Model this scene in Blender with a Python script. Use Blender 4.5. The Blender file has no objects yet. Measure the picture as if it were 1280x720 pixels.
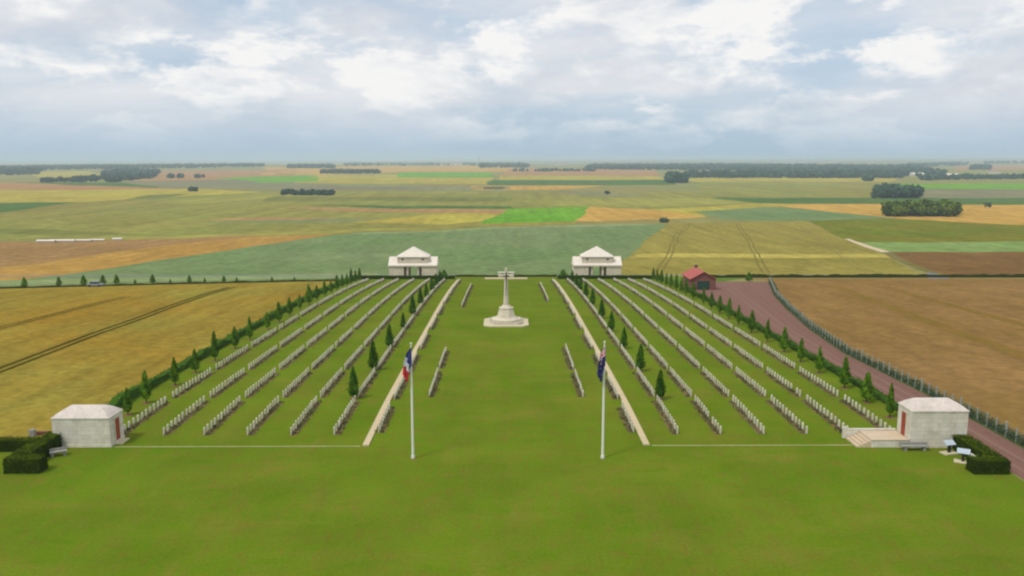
import bpy, bmesh, math, random
import numpy as np
from mathutils import Vector, Matrix, noise as mnoise

random.seed(7)
RNG = np.random.default_rng(11)
scene = bpy.context.scene
COL = scene.collection
R = math.radians

# ---------------------------------------------------------------- camera
F = 1050.0                       # focal length in pixels of the 1280-wide photograph
HOR = 198.0                      # horizon row
VPX = 632.5                      # column where the avenue vanishes
CAM_H = 28.0
PITCH = math.atan((360 - HOR) / F)
YAW = math.atan((640 - VPX) / F)
cam_data = bpy.data.cameras.new('camera')
cam = bpy.data.objects.new('camera', cam_data)
COL.objects.link(cam)
cam_data.sensor_width = 36.0
cam_data.lens = 36.0 * F / 1280.0
cam_data.clip_start = 0.5
cam_data.clip_end = 60000
cam.location = (0, 0, CAM_H)
cam.rotation_euler = (R(90) - PITCH, 0, -YAW)
scene.camera = cam
CM = Matrix.Translation(cam.location) @ cam.rotation_euler.to_matrix().to_4x4()
CM3 = CM.to_3x3()
CMI = CM.inverted()

# ---------------------------------------------------------------- terrain
HT = [(-200, 28), (60, 28), (90, 28.0), (108, 28.4), (122, 28.8), (146, 29.6), (170, 30.4), (195, 31.6), (220, 33.2), (242, 35.0),
      (262, 36.9), (300, 40), (350, 42.6), (400, 44.2), (600, 46.6), (1000, 47.6), (2000, 46.6), (3500, 43.5), (6000, 36),
      (9000, 25), (14000, 8), (17000, 2), (30000, 2)]
_hx = np.array([a for a, b in HT], float); _hy = np.array([b for a, b in HT], float)
def _pchip():
    h = np.diff(_hx); d = np.diff(_hy) / h
    m = np.zeros(len(_hx))
    for i in range(1, len(_hx) - 1):
        if d[i-1] * d[i] > 0:
            w1 = 2*h[i] + h[i-1]; w2 = h[i] + 2*h[i-1]
            m[i] = (w1 + w2) / (w1/d[i-1] + w2/d[i])
    return m
_hm = _pchip()
def drop(D):
    D = np.clip(D, -199, 29000)
    i = np.clip(np.searchsorted(_hx, D) - 1, 0, len(_hx) - 2)
    h = _hx[i+1] - _hx[i]; t = (D - _hx[i]) / h
    return ((2*t**3 - 3*t**2 + 1)*_hy[i] + (t**3 - 2*t**2 + t)*h*_hm[i] + (-2*t**3 + 3*t**2)*_hy[i+1] + (t**3 - t**2)*h*_hm[i+1])
def sstep(a, b, x):
    t = np.clip((x - a) / (b - a), 0, 1); return t*t*(3 - 2*t)
def gz(X, D):
    X = np.asarray(X, float); D = np.asarray(D, float)
    h = drop(D)
    u = X / np.maximum(D, 60.0)
    h = h + sstep(3000, 13000, D) * np.clip((0.55 - u) / 1.15, 0, 1.1) * 62
    amp = sstep(500, 2500, D) * 3.0 + sstep(3000, 9000, D) * 9
    h = h + amp * (np.sin(X/430.0 + 1.3) * np.sin(D/610.0 + .4) * .6 + np.sin(X/1300.0 + D/900.0) * .5)
    return 28.0 - h
def gzf(X, D): return float(gz(X, D))

def ray(px, py):
    v = CM3 @ Vector(((px - 640)/F, -(py - 360)/F, -1.0))
    return v
def ground_at(px, py, dmin=40.0):
    """the point of the terrain seen at a photograph pixel"""
    v = ray(px, py)
    t = dmin / v.y; last = t
    while True:
        X = v.x*t; D = v.y*t; z = CAM_H + v.z*t
        if z <= gzf(X, D) or D > 13500: break
        last = t; t *= 1.01
    if D > 13500: return (v.x*t, D)
    a, b = last, t
    for _ in range(24):
        m = (a+b)/2
        if CAM_H + v.z*m <= gzf(v.x*m, v.y*m): b = m
        else: a = m
    return (v.x*b, v.y*b)
def D_of(y, X):
    """distance at which the ground on a line X = const is seen in row y"""
    lo, hi = 50.0, 400.0
    for _ in range(40):
        m = (lo+hi)/2
        p = CMI @ Vector((X, m, gzf(X, m)))
        yy = 360 - F * (p.y / -p.z)
        if yy > y: lo = m
        else: hi = m
    return lo

# ---------------------------------------------------------------- materials
def lin(c):
    return tuple(((v/255)/12.92 if v/255 <= .04045 else ((v/255 + .055)/1.055)**2.4) for v in c)
MATS = {}
ILL = 1.22
def nodes(name):
    m = bpy.data.materials.new(name); m.use_nodes = True
    nt = m.node_tree; b = nt.nodes['Principled BSDF']
    return m, nt, b
def N(nt, typ, **kw):
    n = nt.nodes.new(typ)
    for k, v in kw.items(): setattr(n, k, v)
    return n
def noise(nt, vec, scale, detail=4, rough=.55, dist=0.0):
    n = N(nt, 'ShaderNodeTexNoise'); n.inputs['Scale'].default_value = scale
    n.inputs['Detail'].default_value = detail; n.inputs['Roughness'].default_value = rough
    n.inputs['Distortion'].default_value = dist
    nt.links.new(vec, n.inputs['Vector']); return n.outputs['Fac']
def mapr(nt, val, a, b, c, d):
    n = N(nt, 'ShaderNodeMapRange'); nt.links.new(val, n.inputs[0])
    for i, v in enumerate((a, b, c, d)): n.inputs[i+1].default_value = v
    return n.outputs[0]
def mixc(nt, fac, a, b, mode='MIX'):
    n = N(nt, 'ShaderNodeMix', data_type='RGBA', blend_type=mode)
    if isinstance(fac, (int, float)): n.inputs[0].default_value = fac
    else: nt.links.new(fac, n.inputs[0])
    for i, v in ((6, a), (7, b)):
        if isinstance(v, tuple): n.inputs[i].default_value = (*v[:3], 1)
        else: nt.links.new(v, n.inputs[i])
    return n.outputs[2]
def math_(nt, op, a, b=None):
    n = N(nt, 'ShaderNodeMath', operation=op)
    for i, v in enumerate((a, b)):
        if v is None: continue
        if isinstance(v, (int, float)): n.inputs[i].default_value = v
        else: nt.links.new(v, n.inputs[i])
    return n.outputs[0]
def pos(nt, rot=0.0, sc=(1, 1, 1)):
    g = N(nt, 'ShaderNodeNewGeometry')
    m = N(nt, 'ShaderNodeMapping'); m.inputs['Rotation'].default_value = (0, 0, rot); m.inputs['Scale'].default_value = sc
    nt.links.new(g.outputs['Position'], m.inputs['Vector']); return m.outputs[0]
def scl(c, k): return tuple(min(.95, v*k) for v in c)

def field_mat(name, rgb, rgb2=None, rot=0.0, big=60.0, var=.16, rows=6.0, fine=1.0, streak=.12):
    """crop: broad patches, drilling streaks along one direction, fine grain"""
    m, nt, b = nodes(name)
    c1 = scl(lin(rgb), 1/ILL); c2 = scl(lin(rgb2), 1/ILL) if rgb2 else scl(c1, .72)
    base = pos(nt)
    f1 = noise(nt, base, 1/big, 5, .6, .6)
    col = mixc(nt, mapr(nt, f1, .38, .66, 0, 1), c1, c2)
    st = noise(nt, pos(nt, rot, (1/rows, 1/(rows*30), 1)), 1.0, 3, .6)
    k = mapr(nt, st, .3, .7, 1 - streak, 1 + streak)
    fi = noise(nt, base, fine, 5, .7)
    k2 = mapr(nt, fi, .32, .68, 1 - var, 1 + var)
    f9 = noise(nt, pos(nt, rot + .4, (1, .35, 1)), 3.2/big, 6, .65, .8)
    k2 = math_(nt, 'MULTIPLY', k2, mapr(nt, f9, .35, .65, .90, 1.09))
    kk = math_(nt, 'MULTIPLY', k, k2)
    col = mixc(nt, 1.0, col, N_comb(nt, kk), 'MULTIPLY')
    nt.links.new(col, b.inputs['Base Color'])
    b.inputs['Roughness'].default_value = 1; b.inputs['Specular IOR Level'].default_value = 0
    return m
def N_comb(nt, v):
    n = N(nt, 'ShaderNodeCombineColor')
    for i in range(3): nt.links.new(v, n.inputs[i])
    return n.outputs[0]

def lawn_mat():
    m, nt, b = nodes('lawn_grass')
    p = pos(nt)
    a = scl(lin((109, 126, 32)), 1/ILL); g = scl(lin((97, 125, 24)), 1/ILL); br = scl(lin((124, 122, 46)), 1/ILL)
    f = noise(nt, p, .045, 5, .6, .4)
    col = mixc(nt, mapr(nt, f, .35, .68, 0, 1), a, g)
    f2 = noise(nt, pos(nt, 0, (1, .45, 1)), .28, 6, .7, .5)
    col = mixc(nt, mapr(nt, f2, .5, .74, 0, .8), col, br)
    f5 = noise(nt, pos(nt, .1, (.12, .5, 1)), .55, 4, .6, .2)
    col = mixc(nt, mapr(nt, f5, .52, .7, 0, .5), col, br)
    f6 = noise(nt, pos(nt, .2, (1, .5, 1)), .9, 5, .75, .4)
    col = mixc(nt, mapr(nt, f6, .5, .7, 0, .6), col, scl(lin((124, 108, 44)), 1/ILL))
    f7 = noise(nt, pos(nt, -.2, (.5, 1, 1)), .5, 4, .7, .4)
    col = mixc(nt, mapr(nt, f7, .52, .72, 0, .6), col, scl(lin((88, 122, 14)), 1/ILL))
    # mowing: alternate passes along the rows
    st = noise(nt, pos(nt, 0, (.45, .006, 1)), 1.0, 2, .5)
    k = mapr(nt, st, .35, .65, .975, 1.025)
    f3 = noise(nt, p, 3.5, 6, .8)
    k = math_(nt, 'MULTIPLY', k, mapr(nt, f3, .3, .7, .82, 1.18))
    f4 = noise(nt, p, .12, 3, .5)
    k = math_(nt, 'MULTIPLY', k, mapr(nt, f4, .35, .65, .93, 1.08))
    col = mixc(nt, 1.0, col, N_comb(nt, k), 'MULTIPLY')
    nt.links.new(col, b.inputs['Base Color'])
    b.inputs['Roughness'].default_value = 1; b.inputs['Specular IOR Level'].default_value = 0
    return m
def plain_mat(name, rgb, rough=.8, var=.12, scale=2.0, rgb2=None, spec=.3, metal=0.0, stainv=0.0):
    m, nt, b = nodes(name)
    c = lin(rgb)
    p = pos(nt)
    f = noise(nt, p, scale, 6, .7)
    col = mixc(nt, mapr(nt, f, .35, .65, 0, 1), scl(c, 1-var), lin(rgb2) if rgb2 else scl(c, 1+var))
    if stainv:
        f2 = noise(nt, pos(nt, 0, (1.2, 1.2, .25)), 1.1, 6, .7, .5)
        col = mixc(nt, mapr(nt, f2, .5, .75, 0, stainv), col, lin((120, 112, 88)))
    nt.links.new(col, b.inputs['Base Color'])
    b.inputs['Roughness'].default_value = rough; b.inputs['Specular IOR Level'].default_value = spec
    b.inputs['Metallic'].default_value = metal
    return m
def stone_mat(name, rgb, rgb2, course=.45, block=.9, joint=.82, stain=.35):
    """dressed stone with fine joints"""
    m, nt, b = nodes(name)
    g = N(nt, 'ShaderNodeNewGeometry'); s = N(nt, 'ShaderNodeSeparateXYZ'); nt.links.new(g.outputs['Position'], s.inputs[0])
    xy = math_(nt, 'ADD', s.outputs[0], s.outputs[1])
    c = N(nt, 'ShaderNodeCombineXYZ'); nt.links.new(xy, c.inputs[0]); nt.links.new(s.outputs[2], c.inputs[1])
    br = N(nt, 'ShaderNodeTexBrick'); nt.links.new(c.outputs[0], br.inputs['Vector'])
    br.inputs['Scale'].default_value = 1.0; br.inputs['Brick Width'].default_value = block; br.inputs['Row Height'].default_value = course
    br.inputs['Mortar Size'].default_value = .012; br.inputs['Mortar Smooth'].default_value = .3
    a = lin(rgb)
    br.inputs['Color1'].default_value = (*a, 1); br.inputs['Color2'].default_value = (*scl(a, .86), 1); br.inputs['Mortar'].default_value = (*scl(a, joint*.75), 1)
    f = noise(nt, pos(nt, 0, (1, 1, .5)), .9, 6, .7, .6)
    col = mixc(nt, mapr(nt, f, .45, .72, 0, stain), br.outputs['Color'], lin(rgb2))
    f2 = noise(nt, pos(nt), 9, 4, .7)
    col = mixc(nt, 1.0, col, N_comb(nt, mapr(nt, f2, .3, .7, .92, 1.06)), 'MULTIPLY')
    nt.links.new(col, b.inputs['Base Color'])
    b.inputs['Roughness'].default_value = .85; b.inputs['Specular IOR Level'].default_value = .2
    return m
def leaf_mat(name, rgb, rgb2, dark=.55):
    m, nt, b = nodes(name)
    at = N(nt, 'ShaderNodeAttribute', attribute_name='tint')
    oi = N(nt, 'ShaderNodeObjectInfo')
    a = lin(rgb); c = lin(rgb2)
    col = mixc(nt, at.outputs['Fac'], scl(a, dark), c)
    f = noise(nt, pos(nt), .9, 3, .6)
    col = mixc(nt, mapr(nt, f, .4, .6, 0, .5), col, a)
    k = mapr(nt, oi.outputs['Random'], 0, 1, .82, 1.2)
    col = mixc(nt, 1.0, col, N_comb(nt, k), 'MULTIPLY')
    nt.links.new(col, b.inputs['Base Color'])
    b.inputs['Roughness'].default_value = .9; b.inputs['Specular IOR Level'].default_value = .03
    return m

M = {}
M['lawn'] = lawn_mat()
M['white_stone'] = stone_mat('white_portland_stone', (220, 214, 198), (170, 162, 138), .42, .85, stain=.6)
M['roof_stone'] = plain_mat('pale_roof_stone', (206, 194, 184), .8, .10, .8, stainv=.35)
M['pav_wall'] = stone_mat('pavilion_stone', (216, 204, 184), (184, 166, 144), .4, .9)
M['pav_roof'] = plain_mat('pavilion_roof', (220, 210, 196), .85, .05, .6, stainv=.12)
M['cream'] = stone_mat('cream_paving', (206, 196, 164), (176, 150, 118), 1.2, 1.2, stain=.5)
M['head'] = plain_mat('headstone', (206, 200, 178), .8, .16, .7, stainv=.45)
M['cross'] = stone_mat('cross_stone', (214, 204, 182), (140, 124, 104), .5, 1.1)
M['door'] = plain_mat('red_door', (150, 66, 42), .6, .15, 3)
M['bronze'] = plain_mat('bronze', (70, 62, 62), .5, .2, 5, metal=.6)
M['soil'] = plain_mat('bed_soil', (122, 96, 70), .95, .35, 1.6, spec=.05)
M['grey_stone'] = plain_mat('grey_bench_stone', (142, 140, 132), .85, .15, 4)
M['pole'] = plain_mat('white_painted_pole', (226, 226, 216), .4, .04, 4)
M['concrete'] = plain_mat('concrete_post', (150, 156, 142), .85, .12, 5)
M['brick'] = plain_mat('red_brick', (122, 78, 70), .9, .15, 5)
M['tile'] = plain_mat('red_tile', (168, 88, 78), .85, .15, 4)
M['green_door'] = plain_mat('green_door', (32, 66, 54), .6, .1, 4)
M['dark'] = plain_mat('dark_opening', (84, 72, 66), .9, .1, 3)
M['gravel'] = plain_mat('red_gravel', (134, 98, 88), .95, .16, .8, rgb2=(122, 92, 78), spec=.05)
M['gravel_grey'] = plain_mat('grey_gravel', (150, 128, 112), .95, .16, .8, spec=.05)
M['asphalt'] = plain_mat('asphalt', (112, 114, 116), .9, .12, .8)
M['bark'] = plain_mat('bark', (74, 60, 44), .95, .25, 6)
M['tree_leaf'] = leaf_mat('tree_leaf', (60, 100, 12), (104, 138, 24))
M['cyp_leaf'] = leaf_mat('conifer_leaf', (40, 80, 12), (76, 112, 18))
M['hedge_leaf'] = leaf_mat('hedge_leaf', (62, 98, 24), (98, 128, 42), .5)
M['yew_leaf'] = leaf_mat('yew_leaf', (38, 52, 4), (92, 112, 14), .4)
M['wood_leaf'] = leaf_mat('wood_leaf', (50, 74, 62), (78, 104, 78), .7)
M['copse_leaf'] = leaf_mat('copse_leaf', (44, 70, 20), (120, 136, 40), .45)
M['plant_leaf'] = leaf_mat('bed_plants', (84, 98, 50), (160, 146, 104), .5)
M['verge_leaf'] = leaf_mat('verge_leaf', (64, 70, 26), (92, 96, 40), .6)
M['panel'] = plain_mat('panel_face', (172, 184, 192), .7, .12, 9)
M['car_white'] = plain_mat('car_paint', (120, 124, 124), .3, .02, 1, spec=.5)
M['car_glass'] = plain_mat('car_glass', (35, 40, 46), .1, .02, 1, spec=.6)
M['tyre'] = plain_mat('tyre_rubber', (28, 28, 28), .9, .05, 5)
M['farm_wall'] = plain_mat('farm_wall', (204, 194, 176), .8, .06, .5)
M['farm_roof'] = plain_mat('farm_roof', (150, 120, 108), .8, .1, .5)

def vert_color_mat(name):
    m, nt, b = nodes(name)
    at = N(nt, 'ShaderNodeVertexColor'); at.layer_name = 'cloth'
    nt.links.new(at.outputs[0], b.inputs['Base Color'])
    b.inputs['Roughness'].default_value = .8
    return m
M['cloth'] = vert_color_mat('flag_cloth')

# ---------------------------------------------------------------- helpers
def link_mesh(name, me, mat=None, parent=None, loc=None):
    o = bpy.data.objects.new(name, me); COL.objects.link(o)
    if mat is not None and not me.materials:
        for x in (mat if isinstance(mat, (list, tuple)) else [mat]): me.materials.append(x)
    if parent: o.parent = parent
    if loc: o.location = loc
    return o
def obj(name, bm, mat, parent=None, loc=None):
    me = bpy.data.meshes.new(name); bm.normal_update(); bm.to_mesh(me); bm.free()
    return link_mesh(name, me, mat, parent, loc)
def tag(o, label=None, cat=None, group=None, kind=None):
    if label: o['label'] = label
    if cat: o['category'] = cat
    if group: o['group'] = group
    if kind: o['kind'] = kind
    return o
def thing(name, label, cat, loc, rz=0, group=None):
    o = bpy.data.objects.new(name, None); COL.objects.link(o)
    o.location = loc; o.rotation_euler = (0, 0, rz); o.empty_display_size = .3
    return tag(o, label, cat, group)
def box(bm, x0, x1, y0, y1, z0, z1, taper=0.0, bevel=0.0):
    """box; taper = how much each side draws in at the top"""
    t = taper
    v = [bm.verts.new(p) for p in ((x0, y0, z0), (x1, y0, z0), (x1, y1, z0), (x0, y1, z0),
         (x0+t, y0+t, z1), (x1-t, y0+t, z1), (x1-t, y1-t, z1), (x0+t, y1-t, z1))]
    fs = [bm.faces.new([v[i] for i in f]) for f in ((3, 2, 1, 0), (4, 5, 6, 7), (0, 1, 5, 4), (1, 2, 6, 5), (2, 3, 7, 6), (3, 0, 4, 7))]
    if bevel:
        es = list({e for f in fs for e in f.edges})
        bmesh.ops.bevel(bm, geom=es, offset=bevel, segments=1, affect='EDGES')
def B(*a, **k):
    bm = bmesh.new(); box(bm, *a, **k); return bm
def ngon_prism(bm, n, r0, r1, z0, z1, rot=0, sx=1, sy=1, cx=0, cy=0):
    a = []; b = []
    for i in range(n):
        t = rot + 2*math.pi*i/n
        a.append(bm.verts.new((cx + r0*math.cos(t)*sx, cy + r0*math.sin(t)*sy, z0)))
        b.append(bm.verts.new((cx + r1*math.cos(t)*sx, cy + r1*math.sin(t)*sy, z1)))
    bm.faces.new(a[::-1]); bm.faces.new(b)
    for i in range(n): bm.faces.new((a[i], a[(i+1) % n], b[(i+1) % n], b[i]))
def tube(bm, pts, n=8):
    """pts: (x, y, z, r)"""
    rings = []
    for i, p in enumerate(pts):
        q0 = Vector(pts[max(i-1, 0)][:3]); q1 = Vector(pts[min(i+1, len(pts)-1)][:3])
        d = (q1-q0).normalized(); a = d.orthogonal().normalized(); c = d.cross(a)
        rings.append([bm.verts.new(Vector(p[:3]) + (a*math.cos(2*math.pi*k/n) + c*math.sin(2*math.pi*k/n))*p[3]) for k in range(n)])
    for r0, r1 in zip(rings, rings[1:]):
        for k in range(n): bm.faces.new((r0[k], r0[(k+1) % n], r1[(k+1) % n], r1[k]))
    bm.faces.new(rings[0][::-1]); bm.faces.new(rings[-1])

def soup(name, cen, size, mat, parent=None, normals=None, tint=None, core=None, aspect=1.0, loc=None, upness=0.0):
    """many small leaf faces as one mesh, with optional solid core (verts, faces)"""
    n = len(cen)
    nr = RNG.normal(size=(n, 3)) if normals is None else normals + RNG.normal(size=(n, 3))*.55
    nr[:, 2] += upness
    nr /= np.linalg.norm(nr, axis=1)[:, None] + 1e-9
    t = RNG.normal(size=(n, 3)); t -= (t*nr).sum(1)[:, None]*nr; t /= np.linalg.norm(t, axis=1)[:, None] + 1e-9
    b = np.cross(nr, t)
    s = (np.asarray(size) * RNG.uniform(.6, 1.3, n))[:, None] * .5
    V = np.stack([cen - t*s*aspect, cen - b*s, cen + t*s*aspect, cen + b*s], 1).reshape(-1, 3)
    Fc = np.arange(4*n).reshape(n, 4)
    tv = RNG.uniform(0, 1, n) if tint is None else np.clip(tint + RNG.uniform(-.25, .25, n), 0, 1)
    verts = V.tolist(); faces = Fc.tolist(); tl = tv.tolist()
    if core:
        o = len(verts); verts += [tuple(v) for v in core[0]]; faces += [[i+o for i in f] for f in core[1]]; tl += [0.12]*len(core[1])
    me = bpy.data.meshes.new(name); me.from_pydata(verts, [], faces)
    at = me.attributes.new('tint', 'FLOAT', 'FACE'); at.data.foreach_set('value', np.array(tl, np.float32))
    me.update()
    return link_mesh(name, me, mat, parent, loc)

# ---------------------------------------------------------------- ground
DL = list(np.arange(-80, 60, 10.0)) + list(np.arange(60, 300, 4.0))
d = 300.0
while d < 16500: DL.append(d); d *= 1.045
NU = 84
def halfw(D): return 130 + .98*max(D, 0)
def grid_bm(keep=None):
    pass
GV = np.zeros((len(DL), NU+1, 3))
for i, D in enumerate(DL):
    w = halfw(D); xs = np.linspace(-w, w, NU+1)
    GV[i, :, 0] = xs; GV[i, :, 1] = D; GV[i, :, 2] = gz(xs, np.full(NU+1, D))
def warp(v):
    """far field edges are never ruled lines: a gentle sway of the ground plan beyond the cemetery"""
    D = v.y
    if D < 285: return
    k = min(1.0, (D-285)/200); u = v.x/D; l = math.log(D)
    n1 = mnoise.noise(Vector((u*9, l*8, 1.5))) + .5*mnoise.noise(Vector((u*25, l*20, 7.5)))
    n2 = mnoise.noise(Vector((u*8, l*9, 11.5))) + .4*mnoise.noise(Vector((u*22, l*24, 4.5)))
    v.y = D*(1 + .020*k*n1); v.x += D*.006*k*n2
def build_ground():
    verts = GV.reshape(-1, 3).tolist(); faces = []
    W = NU+1
    for i in range(len(DL)-1):
        for j in range(NU):
            a = i*W+j; faces.append((a, a+1, a+W+1)); faces.append((a, a+W+1, a+W))
    me = bpy.data.meshes.new('ground'); me.from_pydata(verts, [], faces)
    for q in me.vertices: warp(q.co)
    me.update()
    return me
g = link_mesh('ground', build_ground(), field_mat('rough_ground', (140, 142, 84), (152, 138, 80), .2, 220, .08, 14, .2))
tag(g, 'wide farmland stretching from the cemetery to the horizon', None, None, 'structure')

DLa = np.array(DL)
def drape(name, poly, mat, layer=1, parent=None, extra=0.0, label=None, struct=True):
    """a sheet of ground: the convex polygon cut out of the terrain grid and laid a little above it"""
    P = [Vector((p[0], p[1], 0)) for p in poly]
    area = sum(P[i].x*P[(i+1) % len(P)].y - P[(i+1) % len(P)].x*P[i].y for i in range(len(P)))
    if area < 0: P = P[::-1]
    x0 = min(p.x for p in P); x1 = max(p.x for p in P); y0 = min(p.y for p in P); y1 = max(p.y for p in P)
    i0 = max(0, int(np.searchsorted(DLa, y0)) - 1); i1 = min(len(DL)-1, int(np.searchsorted(DLa, y1)) + 1)
    bm = bmesh.new(); W = {}
    def v(i, j):
        k = (i, j)
        if k not in W: W[k] = bm.verts.new(GV[i, j])
        return W[k]
    for i in range(i0, i1):
        for j in range(NU):
            xs = (GV[i, j, 0], GV[i, j+1, 0], GV[i+1, j, 0], GV[i+1, j+1, 0])
            if max(xs) < x0 or min(xs) > x1: continue
            bm.faces.new((v(i, j), v(i, j+1), v(i+1, j+1))); bm.faces.new((v(i, j), v(i+1, j+1), v(i+1, j)))
    for a, b in zip(P, P[1:] + P[:1]):
        e = (b-a)
        if e.length < 1e-5: continue
        nrm = Vector((e.y, -e.x, 0)).normalized()
        bmesh.ops.bisect_plane(bm, geom=bm.verts[:] + bm.edges[:] + bm.faces[:], plane_co=a, plane_no=nrm, clear_outer=True, dist=1e-5)
    if not bm.faces: bm.free(); return None
    for w in bm.verts:
        w.co.z += extra + (.004 + max(w.co.y, 0)*2.2e-5)*layer; warp(w.co)
    o = obj(name, bm, mat, parent)
    if struct: tag(o, label, None, None, 'structure')
    return o
def G(*pts): return [ground_at(*p) for p in pts]

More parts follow.
